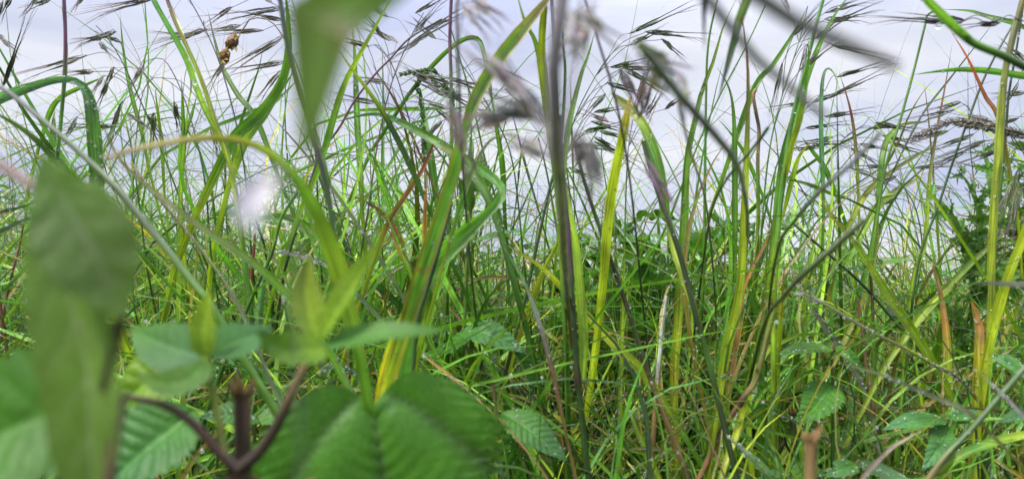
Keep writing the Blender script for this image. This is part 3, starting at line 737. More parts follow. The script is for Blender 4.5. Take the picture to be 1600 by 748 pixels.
 (GB, 'red streaked blade crossing low in the middle distance left of the two tone blade', ('b', 'YORR', 8, .60, '640,420 625,370 600,335 565,312 530,300', {'wet': 0})),
 (GB, 'red blade slanting up right behind the two tone blade', ('b', 'YYORR', 12, .54, '560,480 600,360 630,310 660,265 682,215 700,180', {'wet': 4})),
 (GB, 'orange centred blade standing under the red crossing', ('b', 'yYOR', 12, .52, '655,520 662,420 664,330 667,258')),
 (GB, 'reddish blade leaning left against the two tone blade', ('b', 'YYOO', 10, .56, '650,460 640,420 622,385 608,350')),
]
for nm, lab, spec in T:
    single(nm, lab, spec)

ST = [
 (GS, 'hair thin stem running level behind the dark purple stalk at left', ('s', 'gG', 3, .66, '300,330 420,262 520,240 600,255', {'taper': .5})),
 (GS, 'green stem at the top edge left of the broad green blade', ('s', 'GG', 5, .62, '1100,420 1103,160 1107,67 1121,0 1130,-30')),
 (GS, 'long straight thin stem leaning right before the open sky right of centre', ('s', 'GGG', 3.4, .64, '1050,330 1108,184 1165,74 1196,8')),
 (GS, 'dark thin stem slanting under the level blade to the right edge', ('s', 'GdD', 5, .56, '1400,760 1430,440 1467,320 1491,247 1512,190 1537,124 1562,75 1588,30', {'wet': 3})),
 (GS, 'thin dark stem clinging to the right side of the thick yellow stalk', ('s', 'GDD', 4.5, .58, '1560,330 1570,230 1576,150 1587,85 1602,-10')),
 (GS, 'dark straight stem slanting down right behind the pale yellow blade', ('s', 'DgDd', 6, .56, '1545,690 1514,642 1467,582 1394,497 1347,444 1280,384 1240,350', {'nodes': [.35]})),
 (GS, 'blurred dark green stalk slanting across the bottom right corner', ('s', 'sddd', 10, .30, '1425,790 1470,722 1520,668 1560,622 1605,570 1650,520', {'wet': 2, 'taper': .8})),
 (GS, 'dark stem leaning right, left of the central stalk', ('s', 'KdDD', 7, .53, '755,700 770,655 787,592 807,518 822,460 841,374 860,290 880,225', {'nodes': [.2]})),
 (GS, 'dark stem rising from behind the heart leaf to the two tone blade', ('s', 'DdDD', 9, .40, '640,690 650,520 668,450 690,375 706,315', {'wet': 0})),
 (GS, 'thin green stem right of centre standing plumb', ('s', 'gG', 4, .62, '1196,760 1196,560 1198,400 1212,260', {})),
 (GS, 'brown stem standing left of the pale pointed blade', ('s', 'srsr', 8, .56, '1382,790 1377,740 1368,655 1357,590 1348,520 1340,470', {'nodes': [.45]})),
 (GS, 'dark purple thin stem slanting from the top centre left to the hanging leaf', ('s', 'dPPD', 4.5, .56, '470,330 500,243 530,200 555,156 588,114 610,92 640,60 690,30')),
 (GS, 'pink brown stem standing at the left behind the petal', ('s', 'KrRr', 7, .60, '385,520 391,450 396,400 398,365')),
 (GS, 'green stem leaning right from under the petal', ('s', 'gGG', 7, .50, '370,520 400,450 425,395 440,340 465,300')),
 (GS, 'brown stem leaning at the far left', ('s', 'srs', 5, .58, '0,520 12,455 30,385 36,352', {'wet': 3})),
 (GS, 'red brown stem low at the far left edge', ('s', 'srr', 6, .56, '22,640 14,570 4,500 -4,440')),
 (GS, 'orange stem lying across the lower left before the hanging leaf', ('s', 'OS', 6, .50, '110,560 90,536 65,514 40,494', {'wet': 0})),
 (GS, 'fine stem leaning left before the sky between the two thick stalks', ('s', 'GGd', 4, .62, '880,420 862,310 850,250 841,215', {})),
 (GS, 'long fine green stem leaning left, right of the arched drooping blade', ('s', 'GGG', 3.6, .66, '780,330 758,250 738,160 715,80 700,30')),
]
for nm, lab, spec in ST:
    single(nm, lab, spec, 'bare grass stems among the near grasses')

for nm, lab, spec in [
 ('cut_stalk', 'dark stub of a cut stem standing over the nettle joint at bottom left', ('s', 'KKK', 30, .20, '381,860 380,740 379,680 378,612', {'taper': .9, 'wet': 0})),
 ('cut_stalk', 'cut green stub with a dark end at the lower right of centre', ('s', 'dgdK', 11, .52, '1247,790 1245,735 1241,690 1238,645', {'taper': .9})),
 ('cut_stalk', 'short dark stub before the nettle leaf at lower right', ('s', 'dgK', 8, .52, '1456,790 1456,730 1455,690 1454,652', {'taper': .9})),
 ('cut_stalk', 'blurred pink brown stub poking up at the bottom, right of centre', ('s', 'sSs', 22, .24, '1268,840 1267,780 1266,725 1266,684', {'taper': .8, 'wet': 0})),
 ('dead_stalk', 'grey withered twisted spike standing in the middle of the grass', ('s', 'sWW', 9, .56, '1024,640 1030,564 1034,520 1041,462', {'taper': .5})),
 ('dead_stalk', 'brown curled withered stem end before the sky right of centre', ('s', 'yGsKs', 6, .60, '1185,330 1184,250 1186,205 1182,180 1177,150 1181,140', {'taper': .9})),
]:
    single(nm, lab, spec, None)

PL = [
 ('tall yellow green stalk crossing the sky at left with a second blade beside it', [
   ('stem', ('s', 'gGYYYP', 10, .52, '395,520 372,330 357,247 340,200 318,134 300,90 284,57 270,25 255,-20', {'taper': .55})),
   ('blade', ('b', 'YYGG', 12, .52, '357,247 338,205 318,165 305,133 290,90 262,40 240,0 230,-30', {'prof': 'full'})),
   ('blade', ('b', 'YsP', 7, .52, '300,90 285,57 272,25 262,0 256,-20', {})),
 ]),
 ('dark purple stalk crossing the hanging leaf and running down to the heart leaf', [
   ('stem', ('s', 'dgDdDPDN', 10, .34, '590,680 578,620 560,535 540,460 527,400 515,320 500,250 485,200 466,140 452,85 444,45 435,-20', {'wet': 0, 'taper': .7})),
   ('blade', ('b', 'gGg', 12, .34, '515,320 505,262 494,215 490,180', {})),
 ]),
 ('two tone blade with a dark core and red edges leaning right at centre', [
   ('sheath', ('b', 'ZYGGGG', 30, .38, '598,640 612,575 640,490 662,420 690,335 716,250 735,170', {'edge': 'R', 'prof': 'full', 'roll': .1, 'fold': .3})),
   ('blade', ('b', 'GGGGUU', 28, .38, '714,232 727,195 738,162 757,125 790,77 827,33 875,-25', {'ext': False, 'edge': 'O', 'prof': 'mid', 'roll': -.2})),
   ('blade', ('b', 'ZZYY', 19, .41, '590,650 600,585 612,540 628,490', {'ext': False, 'prof': 'full'})),
   ('blade', ('b', 'YYYG', 24, .42, '625,640 640,570 655,520 672,450', {'ext': False, 'prof': 'full'})),
 ]),
 ('dark central stalk with a long yellow blade along its right side', [
   ('stem', ('s', 'dddDdPDD', 11, .46, '930,820 917,724 908,640 902,589 895,474 889,374 880,280 874,180', {'nodes': [.36], 'taper': .6})),
   ('blade', ('b', 'YYYYYU', 19, .46, '908,592 912,540 909,474 902,399 890,330 882,280', {'prof': 'full', 'roll': .1})),
 ]),
 ('pair of wet yellow green blades crossing at the top edge right of centre', [
   ('stem', ('s', 'GYGY', 8, .48, '880,460 872,330 862,240 856,170', {})),
   ('blade', ('b', 'YYYGY', 13, .48, '862,240 850,140 838,70 820,33 806,-15', {'wet': 14})),
   ('blade', ('b', 'YYYY', 15, .48, '858,200 848,110 846,60 852,-15', {'prof': 'full'})),
 ]),
 ('dark stem with a brown node leaning left across the middle, green at its top', [
   ('stem', ('s', 'dssdKDDD', 10, .50, '1085,790 1075,748 1035,640 1010,574 970,450 940,365 915,290 895,215', {'nodes': [.39], 'taper': .5, 'wet': 12})),
 ]),
 ('curved dark stalk with a bright yellow lower blade and a drooping green top', [
   ('stem', ('s', 'DDgDDDDD', 10, .46, '1140,700 1106,560 1088,497 1063,400 1043,340 1023,285 1005,220', {'taper': .8})),
   ('blade', ('b', 'YYYYG', 15, .46, '1095,510 1078,460 1064,420 1050,380 1038,330', {'prof': 'mid', 'roll': .1})),
   ('blade', ('b', 'GGGYU', 22, .46, '1042,340 1034,280 1022,235 1005,195 985,172 955,145', {'prof': 'full', 'wet': 14})),
 ]),
 ('brown jointed stem with a thick dark node at the bottom right of centre', [
   ('stem', ('s', 'KsKsUUy', 11, .50, '1075,780 1097,739 1127,675 1161,622 1181,592 1200,520 1210,480', {'nodes': [.0, .52], 'taper': .8, 'wet': 6})),
   ('blade', ('b', 'YYYG', 13, .50, '1163,630 1150,680 1135,720 1120,770', {'prof': 'full'})),
 ]),
 ('straight stem standing from bottom to top at the right of centre', [
   ('stem', ('s', 'yYYYGGGG', 10, .52, '1209,800 1209,640 1209,498 1213,400 1222,300 1238,185 1258,110 1275,40 1292,-20', {'taper': .5, 'wet': 14})),
   ('blade', ('b', 'YYGG', 11, .52, '1222,300 1232,240 1250,180 1262,110 1263,60', {})),
 ]),
 ('stout yellow stalk at the far right running the whole height of the photo', [
   ('stem', ('s', 'dDYYYYYUU', 11, .50, '1538,810 1541,640 1546,540 1552,384 1557,283 1562,247 1566,167 1571,110 1581,67 1603,-20', {'wet': 14, 'taper': .8})),
   ('blade', ('b', 'YYYYYY', 14, .50, '1549,440 1554,350 1561,247 1566,167 1573,110 1583,62 1606,-20', {'prof': 'full'})),
 ]),
 ('thin green stem ending in a bent leaf tip under the dark seed spike at right', [
   ('stem', ('s', 'GGGG', 5, .58, '1350,520 1378,290 1407,187 1427,114 1447,33', {'taper': .7})),
   ('blade', ('b', 'gG', 4, .58, '1447,33 1450,24 1462,18 1478,14')),
 ]),
 ('thick soft focus stalk sweeping down right through the top right corner', [
   ('stem', ('s', 'mBdGGGG', 13, .30, '1690,150 1600,104 1567,87 1530,72 1508,58 1480,30 1440,-8 1410,-40', {'taper': .9, 'root': (.42, .30, 0), 'wet': 0})),
   ('blade', ('b', 'GGGG', 17, .30, '1512,62 1490,42 1466,18 1440,-10', {'prof': 'full'})),
 ]),
 ('dark upright culm nearest the left edge with a green sheath', [
   ('stem', ('s', 'dGGGPP', 6, .58, '78,420 88,262 96,180 101,110 102,50 99,-20', {'wet': 4, 'taper': .9})),
   ('blade', ('b', 'gGGP', 8, .58, '92,205 101,110 102,55 96,5', {})),
 ]),
 ('thin upright culm passing the left of the blade hairpin', [
   ('stem', ('s', 'GgGGPP', 6, .60, '700,420 705,250 705,130 703,60 706,-20', {'taper': .9})),
   ('blade', ('b', 'GGG', 6, .60, '705,230 704,150 702,90', {})),
 ]),
 ('straight dark culm left of the pair of wet blades at the top', [
   ('stem', ('s', 'DDNN', 6, .55, '880,420 872,200 866,80 861,-20', {'taper': .9})),
   ('blade', ('b', 'GdG', 6, .55, '876,250 883,120 880,60 884,-20', {})),
 ]),
]
for lab, parts in PL:
    plant('grass_plant', lab, parts)

# ================================================================== blurred things close to the lens
def near(name, label, cat, kind, code, w, outline, depths, root=None, prof='full', mat=None, roll=0.2, fold=.2, taper=.7, twist=0.2):
    a = Acc()
    pts = parse(outline)
    p, u = path3(pts, 0.1, n=34, root=root, depths=depths)
    dm = np.median(depths)
    if kind == 'b': blade(a, p, u, w / FPX * dm, code, roll=roll, twist=twist, fold=fold, prof=prof)
    else: tube(a, p, w / FPX * dm / 2 * (1 - (1 - taper) * u), code, u=u, sides=9)
    return tag(a.build(name, mat or (M_BLADE if kind == 'b' else M_STEM), origin=tuple(p[0])), label, cat)
OVER = lambda x0, x1, z=.46: np.array([[x0, -.10, -.003], [x0, -.09, .22], [(x0 + x1) / 2, -.05, .42], [x1, .0, z]])
near('blade_of_grass', 'broad out of focus green blade hanging down close to the lens from the top edge', 'grass blade', 'b', 'GHHlH', 108,
     '620,-130 575,-60 522,-15 498,40 486,95 480,150 478,240', [.070, .071, .072, .072, .072, .072, .072], root=OVER(-.045, -.015, .40), prof='full', roll=-.05, twist=0.0, fold=.1)
near('grass_stalk', 'thick out of focus grey olive stalk pointing in from the top right', 'grass stem', 's', 'mUmLm', 38,
     '1130,-130 1190,-22 1240,32 1300,66 1350,86 1402,104', [.080, .083, .085, .086, .086, .085], root=OVER(.05, .02, .42), taper=.5)
near('grass_stalk', 'out of focus stalk slanting down right beneath the thick grey one', 'grass stem', 's', 'mmLm', 19,
     '1040,-110 1100,-10 1140,45 1180,90 1240,136 1290,182', [.105, .11, .115, .115, .115, .114], root=OVER(.03, .03, .45), taper=.6)
near('grass_stalk', 'longest out of focus grey stalk leaning down right below centre top', 'grass stem', 's', 'gGLmLmmL', 11,
     '1118,700 1150,500 1163,420 1168,350 1160,285 1140,238 1100,192 1062,150 1030,100 1000,70', [.62, .62, .60, .45, .28, .2, .18, .17, .16, .155], taper=.9)
near('grass_stalk', 'out of focus green grey stalk ending at the tall yellow blade', 'grass stem', 's', 'gdddm', 7,
     '1195,640 1200,500 1214,395 1245,340 1280,300 1337,250 1375,208', [.6, .55, .42, .30, .25, .22, .21], taper=.8)
near('grass_stalk', 'out of focus grey green stalk leaning right at the right of centre', 'grass stem', 's', 'gdEEL', 9,
     '1150,690 1190,520 1227,460 1278,409 1317,374 1350,345', [.58, .46, .32, .26, .24, .23], taper=.9)
near('blade_of_grass', 'dark navy out of focus blade tip hanging from the top edge', 'grass blade', 'b', 'NNN', 11,
     '1092,-130 1098,-60 1100,0 1101,40 1100,80', [.20, .21, .22, .22, .22], root=OVER(.08, .06, .47), prof='tip', roll=.1)
near('blade_of_grass', 'grey green soft blade hanging point down between two blurred stalks', 'grass blade', 'b', 'LLdN', 15,
     '1190,-140 1172,-20 1158,20 1147,62 1134,110 1122,156', [.28, .31, .33, .33, .33, .33], root=OVER(.11, .10, .50), prof='mid', roll=.2)
near('grass_stalk', 'dark slender stalk leaning left below the green soft blade', 'grass stem', 's', 'dddd', 5,
     '1080,560 1100,400 1112,330 1135,280 1170,240 1200,200', [.60, .50, .40, .34, .32, .30], taper=.8)
near('blade_of_grass', 'out of focus grey blade crossing the seed heads at the right edge', 'grass blade', 'b', 'Kmd', 10,
     '1680,455 1610,446 1560,442 1500,443', [.25, .25, .25, .25], root=(.35, .28, 0), prof='tip')

# ================================================================== brome grasses with drooping seed heads
def brome(label, stem, d, spikes, w=3.2, code='gGdMM', root=None, spread=.14, scode='ME', dsp=0.06, wid=.0030, awn=.9, k=7, group='brome grasses with drooping seed heads'):
    """spikes: 'attach  base  tip' in photo pixels, one string each"""
    p, u = path3(parse(stem), d, n=30, root=root)
    org = p[0]
    r = empty('brome_grass', tuple(org), label, 'brome grass', group)
    a = Acc(); tube(a, p, w / FPX * d / 2 * (1 - 0.55 * u), code, u=u, sides=7)
    a.build('stem', M_STEM, origin=org, parent=r)
    for s in spikes:
        q = parse(s)
        d2 = d * (1 + rng.uniform(-dsp, dsp))
        A, B, E = P(*q[0][:2], d), P(*q[1], d2), P(*q[2], d2 * (1 + rng.uniform(-.05, .05)))
        # the stalk arches before it takes the weight of the spikelet
        # start on the stem itself
        A = p[np.argmin(np.linalg.norm(p - A, axis=1))] if len(q[0]) == 2 else A
        dist = np.linalg.norm(B - A)
        mid = (A + B) / 2 + np.array([0, rng.uniform(-.1, .1) * dist, 0.16 * dist])
        a = Acc(); c = catmull(np.array([A, mid, B]), 12)
        tube(a, c, 0.00030, 'dM', sides=4)
        a.build('stalk', M_STEM, origin=org, parent=r)
        a = Acc(); Ln = np.linalg.norm(E - B) / 1.85
        spikelet(a, B, E - B, Ln, spread=spread, code=scode, wid=wid, awn=awn, k=k)
        a.build('spikelet', M_HUSK, origin=org, parent=r)
    return r

brome('brome with dark spikelets pointing left at the top edge left of the brown seed clump', '395,420 380,250 350,120 318,40 290,-10 265,-45', .60,
  ['290,-10 248,-6 130,26', '270,-40 236,0 140,18', '300,20 262,-2 300,-30', '322,45 322,46 228,76', '322,50 300,56 236,56'], code='gdMN')
brome('brome spreading fine spikelets over the brown seed clump at upper left', '500,400 492,220 480,100 462,20 445,-30', .62,
  ['462,20 440,12 330,32', '455,0 441,31 360,20', '462,30 375,40 318,52', '470,60 410,48 300,52', '455,15 362,12 318,42', '470,70 452,52 322,132', '474,80 446,96 340,116', '480,110 436,112 400,160', '470,60 425,5 396,-20'], code='gdMM')
brome('brome with long spikelets leaning left across the thin stems at the upper left', '300,360 262,260 225,170 190,95 168,60 150,40', .62,
  ['168,60 180,50 108,72', '170,64 160,58 116,66', '168,60 155,68 180,88', '190,95 135,87 20,124', '205,130 145,112 96,116', '215,150 162,118 140,152', '220,160 178,106 162,142', '200,115 188,66 150,52'], code='gGdM')
brome('brome nodding with a plum coloured spikelet hung on a long arching stalk', '330,400 318,270 290,160 262,100 245,91 232,95', .58,
  ['232,95 224,102 200,140'], code='gdMM', scode='PM', wid=.0036, spread=.1)
brome('brome with one dark narrow spikelet standing before the sky by the left edge', '-40,330 -20,200 -5,140 4,135', .55, ['4,135 5,134 46,22'], scode='ND', spread=.05, wid=.0034, root=None)
brome('brome hanging over the top left corner with pale dangling awns', '-60,200 -50,40 -30,-30 10,-60', .60,
  ['10,-60 4,5 -8,40', '0,-50 18,-6 0,30', '-40,0 0,58 28,86', '-45,10 -10,50 24,76', '10,-50 60,-4 38,22', '10,-60 78,0 34,16', '20,-60 130,-6 112,20'], code='dM')
brome('brome with a flat lying dark spikelet low behind the bent wet blade', '230,420 215,300 205,230 198,200', .58, ['198,200 182,198 92,196', '205,230 200,178 262,218', '205,230 120,184 95,232', '210,250 240,178 236,240', '200,205 232,182 258,216'], code='gdM', scode='DE', spread=.07)
brome('brome of thin stalks arching right over the forked pair of blades', '205,400 210,250 222,150 240,122 262,126 290,150 320,188', .60,
  ['320,188 330,198 346,250', '262,126 272,160 282,214', '290,150 297,98 303,146', '240,122 168,130 150,172', '222,150 190,160 165,240', '250,124 322,170 338,204'], code='gMM', w=2.2)
brome('brome heads leaning right of the hanging leaf toward the top edge', '560,420 575,330 590,225 612,130 640,62 662,20', .60,
  ['640,62 650,48 690,2', '645,55 668,46 736,10', '612,130 600,60 560,10', '640,62 605,26 540,-20', '625,95 640,70 720,20', '600,160 548,30 470,24', '600,160 520,40 448,36', '612,130 560,38 500,30', '600,190 620,66 560,36', '612,130 655,64 600,95'], code='dPM')
brome('brome drooping dark lined spikelets between the hairpin blade and the top', '700,420 660,300 640,190 612,100 585,70', .62,
  ['612,100 640,110 706,148', '620,120 660,118 760,140', '640,190 690,140 760,180', '625,130 700,122 790,150', '640,190 655,196 700,250', '640,200 680,170 740,214', '640,180 600,128 540,122', '640,190 585,160 520,150', '612,100 575,72 510,56'], code='gdM', scode='EM')
brome('brome with grey lines of awns leaning right before the two tone blade', '820,420 800,250 765,170 728,110 700,80', .60,
  ['765,170 790,140 850,190', '728,110 760,96 830,136', '765,170 700,152 625,108', '780,190 700,170 630,150', '790,210 720,150 640,110', '728,110 680,60 640,30', '765,170 650,20 700,-10', '765,170 690,190 640,240'], code='gdM')
brome('brome with awns fanning low before the sky right of the blurred panicle', '905,420 890,300 885,240 900,180 930,120 950,90', .62,
  ['930,120 955,105 1020,92', '950,90 985,70 1040,42', '950,90 985,52 1090,2', '930,120 1010,50 1105,58', '900,180 950,130 1022,152', '930,120 1035,62 1070,92', '890,200 975,105 1050,110', '885,240 975,106 1048,152', '905,190 945,148 900,196'], code='gGd', scode='DE', spread=.08)
brome('brome tuft fanning green awns behind the stout yellow blade', '850,420 855,330 875,260 905,215 935,205', .68,
  ['875,260 925,190 992,210', '905,215 938,205 1000,222', '905,215 930,215 985,246', '880,250 910,225 965,236', '870,270 900,240 950,262', '905,215 930,175 985,166', '875,260 915,205 982,190', '860,300 890,262 950,290', '870,270 930,222 1010,262'], code='GGE', scode='gE', spread=.08)
brome('brome with a thick purple spike pointing up left of the stout yellow blade', '975,420 978,300 982,230 990,180', .60, ['990,180 996,150 1022,82', '982,230 1010,180 1034,140', '985,210 950,190 905,172', '982,230 1040,170 1072,145'], scode='PM')
brome('brome of dark crossing awns in front of the curved broad blade at upper right', '1185,420 1200,250 1222,150 1250,60 1262,10', .62,
  ['1222,150 1240,55 1290,2', '1250,60 1290,20 1370,-6', '1250,60 1300,36 1372,10', '1240,90 1290,30 1350,30', '1240,90 1262,70 1240,150', '1222,150 1275,60 1330,20', '1250,60 1222,100 1205,180', '1210,200 1250,110 1310,60', '1250,60 1232,20 1215,-30', '1250,60 1300,70 1395,92'], code='gGM', scode='ME')
brome('brome with long level spikelets below the out of focus stalk end at right', '1180,420 1200,310 1222,235 1252,180 1290,140', .66,
  ['1290,140 1310,120 1388,96', '1252,180 1300,150 1390,105', '1252,180 1290,182 1362,172', '1222,235 1270,160 1340,135', '1215,260 1260,200 1330,190', '1222,235 1270,225 1330,222', '1252,180 1262,160 1200,170'], code='gGM', scode='DM', spread=.08)
brome('brome with awns fanning right over the open sky gap at right', '1250,430 1268,330 1290,260 1320,215 1350,195', .66,
  ['1350,195 1370,192 1440,206', '1320,215 1360,200 1430,196', '1320,215 1380,212 1442,226', '1290,260 1345,225 1400,235', '1290,260 1330,232 1385,262', '1300,240 1390,222 1462,246', '1280,290 1330,262 1402,290', '1320,215 1300,215 1240,226', '1300,240 1280,230 1212,236'], code='GGE', scode='dE', spread=.08)
brome('brome of grey green awns sweeping left from the far right culms', '1640,420 1622,330 1600,240 1565,200 1520,180', .62,
  ['1520,180 1500,160 1440,180', '1520,180 1490,172 1400,196', '1565,200 1480,205 1400,226', '1565,200 1520,210 1440,240', '1600,240 1540,220 1462,252', '1565,200 1550,190 1480,178', '1600,240 1560,235 1490,262', '1600,240 1510,235 1432,272'], code='GE', scode='EM')
brome('brome whose stalks hang spikelets in the right edge beside the thick yellow stalk', '1660,300 1640,160 1610,100 1590,80', .62,
  ['1610,100 1590,130 1560,180', '1640,160 1600,145 1545,150', '1640,160 1590,185 1550,200', '1640,180 1605,175 1640,240', '1610,100 1600,95 1565,66'], code='GE', scode='EM')
brome('brome lying low with fine spikelets just above the field gap at right', '1420,520 1440,400 1432,330 1410,290 1390,270', .70,
  ['1410,290 1400,275 1350,300', '1432,330 1450,290 1500,300', '1410,290 1430,262 1495,256', '1432,330 1400,310 1352,330', '1390,270 1380,260 1330,262'], code='GE', scode='ML')
brome('brome with pale awns trailing down over the thistle at the far right', '1600,560 1612,400 1605,300 1595,262', .52,
  ['1595,262 1588,270 1560,385', '1595,262 1592,285 1572,400', '1600,280 1596,300 1578,360', '1595,262 1584,282 1552,350'], code='GL', scode='ll', spread=.12, wid=.002)
brome('brome stalk with a dark spikelet carrying a drop near the top right', '1700,330 1680,120 1640,50 1580,30 1540,36', .45,
  ['1540,36 1500,36 1370,28', '1560,32 1505,32 1420,24', '1600,30 1560,36 1500,42', '1600,30 1640,22 1760,20'], code='dN', scode='NM', spread=.04, root=(.5, .45, 0))
# the plume beaded with drops
def spike(label, stem, d, w, code, root=None):
    p, u = path3(parse(stem), d, n=60, root=root)
    org = p[0]
    r = empty('seed_spike', tuple(org), label, 'seed spike')
    a = Acc(); tube(a, p, .0007, 'GE', u=u, sides=6); a.build('stem', M_STEM, origin=org, parent=r)
    a = Acc(); T = tang(p); R_ = w / FPX * d / 2
    for i in range(len(p) - 34, len(p)):
        for k in range(9):
            v = nrm(rng.normal(0, 1, 3)); v = nrm(v - T[i] * np.dot(v, T[i]))
            dd = nrm(T[i] * 1.3 + v * 0.8)
            b = p[i] + v * R_ * 0.2 + T[i] * rng.uniform(-.001, .001)
            blade(a, np.array([b, b + dd * R_ * .8, b + dd * R_ * 1.5]), np.array([0, .5, 1.]), .0016, code, roll=rng.uniform(-1, 1), prof='lemma', cols=np.array([-1, 0, 1.]), jit=.25)
        if rng.random() < .8: drop(DROPS, p[i] + np.array([rng.uniform(-1, 1), -1, rng.uniform(-.3, 1)]) * R_ * .8, rng.uniform(.0004, .0008))
    a.build('seed_head', M_HUSK, origin=org, parent=r)
spike('dark drooping seed spike beaded with white drops at the upper right', '1700,420 1660,260 1610,215 1560,200 1520,190 1480,192 1455,203 1432,214', .55, 13, 'MmP', root=(.5, .6, 0))
spike('soft dark second seed spike following under the beaded one at the right edge', '1720,440 1690,270 1640,225 1600,215 1560,206 1530,200 1500,196', .56, 9, 'EM', root=(.52, .64, 0))
spike('small green nodding seed spike left of the dark straight culms at top centre', '720,430 715,300 712,190 700,140 680,112 655,112 630,116', .64, 9, 'gG')
spike('small green seed spike hanging down right of the nodding one', '660,400 664,300 660,180 652,130 660,112 672,118 684,140', .66, 9, 'gG')

# near, out of focus brome in the middle
def soft_panicle(label, stem, depth, spikes, w, code, scode, root=None, depths=None):
    p, u = path3(parse(stem), depth, n=30, root=root, depths=depths)
    org = p[0]; r = empty('brome_grass', tuple(org), label, 'brome grass')
    a = Acc(); tube(a, p, w / FPX * depth / 2 * (1 - .35 * u), code, u=u, sides=9); a.build('stem', M_STEM, origin=org, parent=r)
    for s in spikes:
        q = parse(s); A, B, E = [P(x, y, depth * f) for (x, y), f in zip(q, (1, rng.uniform(.95, 1.05), rng.uniform(.95, 1.05)))]
        A = p[np.argmin(np.linalg.norm(p - A, axis=1))]
        a = Acc(); tube(a, catmull(np.array([A, (A + B) / 2 + np.array([0, 0, .04]) * np.linalg.norm(A - B), B]), 8), .0002, 'Mm', sides=5)
        a.build('stalk', M_STEM, origin=org, parent=r)
        a = Acc(); spikelet(a, B, E - B, np.linalg.norm(E - B) / 1.25, spread=.16, code=scode, wid=.0030, awn=.6, k=6); a.build('spikelet', M_HUSK, origin=org, parent=r)
soft_panicle('out of focus mauve grass stalk with soft spikelets at the centre of the sky', '930,760 905,620 890,500 882,400 877,300 868,230 862,150 868,80 880,0 884,-60', .17,
  ['868,230 850,190 790,110', '868,240 830,185 760,150', '876,300 925,225 930,310', '872,260 900,210 915,280', '865,150 900,90 915,20', '862,120 905,60 870,10', '868,80 925,40 870,90', '862,150 820,150 740,80', '868,230 800,180 720,195', '870,60 900,20 960,60', '876,300 850,240 800,220'], 27, 'ddsQmmmm', 'QmQ', depths=[.60, .56, .50, .36, .20, .145, .135, .135, .135, .135])
soft_panicle('out of focus grey seed head nodding over right of the central sky', '1120,640 1118,480 1105,330 1080,240 1062,170 1050,110 1020,80 1000,72', .20,
  ['1050,110 1040,95 1000,72', '1055,130 1064,120 1075,180', '1020,85 1010,90 1065,110', '1060,150 1040,140 1000,100'], 9, 'gEmQm', 'QLm', depths=[.62, .58, .48, .3, .22, .2, .2, .2])
soft_panicle('out of focus stalk leaning left of the hanging leaf tip before the top edge', '760,620 742,480 728,330 720,200 716,90 712,20 730,-60', .24,
  ['716,60 725,10 760,45', '716,40 740,0 780,30', '720,200 700,160 735,260'], 8, 'gdMQ', 'Qm', depths=[.6, .52, .40, .3, .25, .24, .24])
soft_panicle('out of focus dark stem leaning right through the upper centre', '1020,620 1005,480 990,330 975,220 955,130 930,50 905,-30', .30,
  ['955,130 970,110 1000,170', '975,220 1000,180 1020,100', '990,330 1010,250 1050,330'], 6, 'dNNP', 'MP', depths=[.6, .52, .42, .34, .31, .3, .3])

# ================================================================== the brown withered seed clump
p, u = path3(parse('520,300 470,120 430,40 396,28 384,40 374,54'), .60, n=26)
org = p[0]
r = empty('withered_seed_head', tuple(org), 'brown withered seed clump in two lumps hanging before the sky at upper left', 'seed head')
a = Acc(); tube(a, p, .0006, 'dMs', sides=6); a.build('stem', M_STEM, origin=org, parent=r)
for (x, y, rx, rz, tl) in ((363, 66, 8.5, 12.5, .55), (351, 88, 7.5, 12, .15)):
    a = Acc(); v, f = ICO2; v = v.copy()
    nse = 1 + .16 * np.sin(v[:, 0] * 7 + y) * np.cos(v[:, 2] * 6) + .10 * np.sin(v[:, 1] * 11 + v[:, 2] * 9)
    v = v * nse[:, None] * np.array([rx, rx, rz]) / FPX * .6
    c, s = math.cos(tl), math.sin(tl)
    v = np.stack([v[:, 0] * c + v[:, 2] * s, v[:, 1], -v[:, 0] * s + v[:, 2] * c], 1)
    cc = np.array(PAL['s'])[None] * (0.5 + .7 * nse[:, None] ** 5 * .5)
    a.add(v + P(x, y, .6), t=f, c=cc * np.array([.95, .8, .9]), uv=v[:, :2] * 300)
    for k in range(10):
        b = P(x + rng.uniform(-6, 6), y + rng.uniform(-10, 10), .598)
        dd = nrm(np.array([rng.uniform(-.8, .8), -.3, rng.uniform(-1, .6)]))
        blade(a, np.array([b, b + dd * .003, b + dd * .006]), np.array([0, .5, 1.]), .0022, 'sS', prof='lemma', cols=np.array([-1, 0, 1.]), jit=.2)
    a.build('seed_lump', M_HUSK, origin=org, parent=r)
a = Acc(); spikelet(a, P(350, 98, .6), P(328, 135, .6) - P(350, 98, .6), .016, spread=.12, code='mM'); a.build('spikelet', M_HUSK, origin=org, parent=r)

# ================================================================== the pale petal
a = Acc(); ax = [P(436, 262, .076), P(414, 290, .075), P(392, 320, .074), P(372, 348, .074)]
p0, u0 = path3(parse('470,700 465,500 462,380 448,290 436,262'), .076, n=20, root=(-.06, .16, 0))
org = p0[0]; r = empty('wild_flower', tuple(org), 'pale lilac out of focus petal floating before the grass at left', 'flower')
leaf(a, ax, 54 / FPX * .075, (.2, -1, .5), 'W', 'W', teeth=3, tooth=.03, nv=4, puff=.02, fold=.4, res=(24, 13), peak=.6, jit=.0)
for q in a.c: q[:] = np.array([.66, .62, .70])
a.build('petal', M_PETAL, origin=org, parent=r)
a = Acc(); tube(a, p0, .00016, 'gLm', sides=6); a.build('stem', M_STEM, origin=org, parent=r)
for (x, y, rr) in ((385, 346, .0009), (402, 350, .0007), (414, 338, .0006)): drop(DROPS, P(x, y, .073), rr * .8, hi=True)

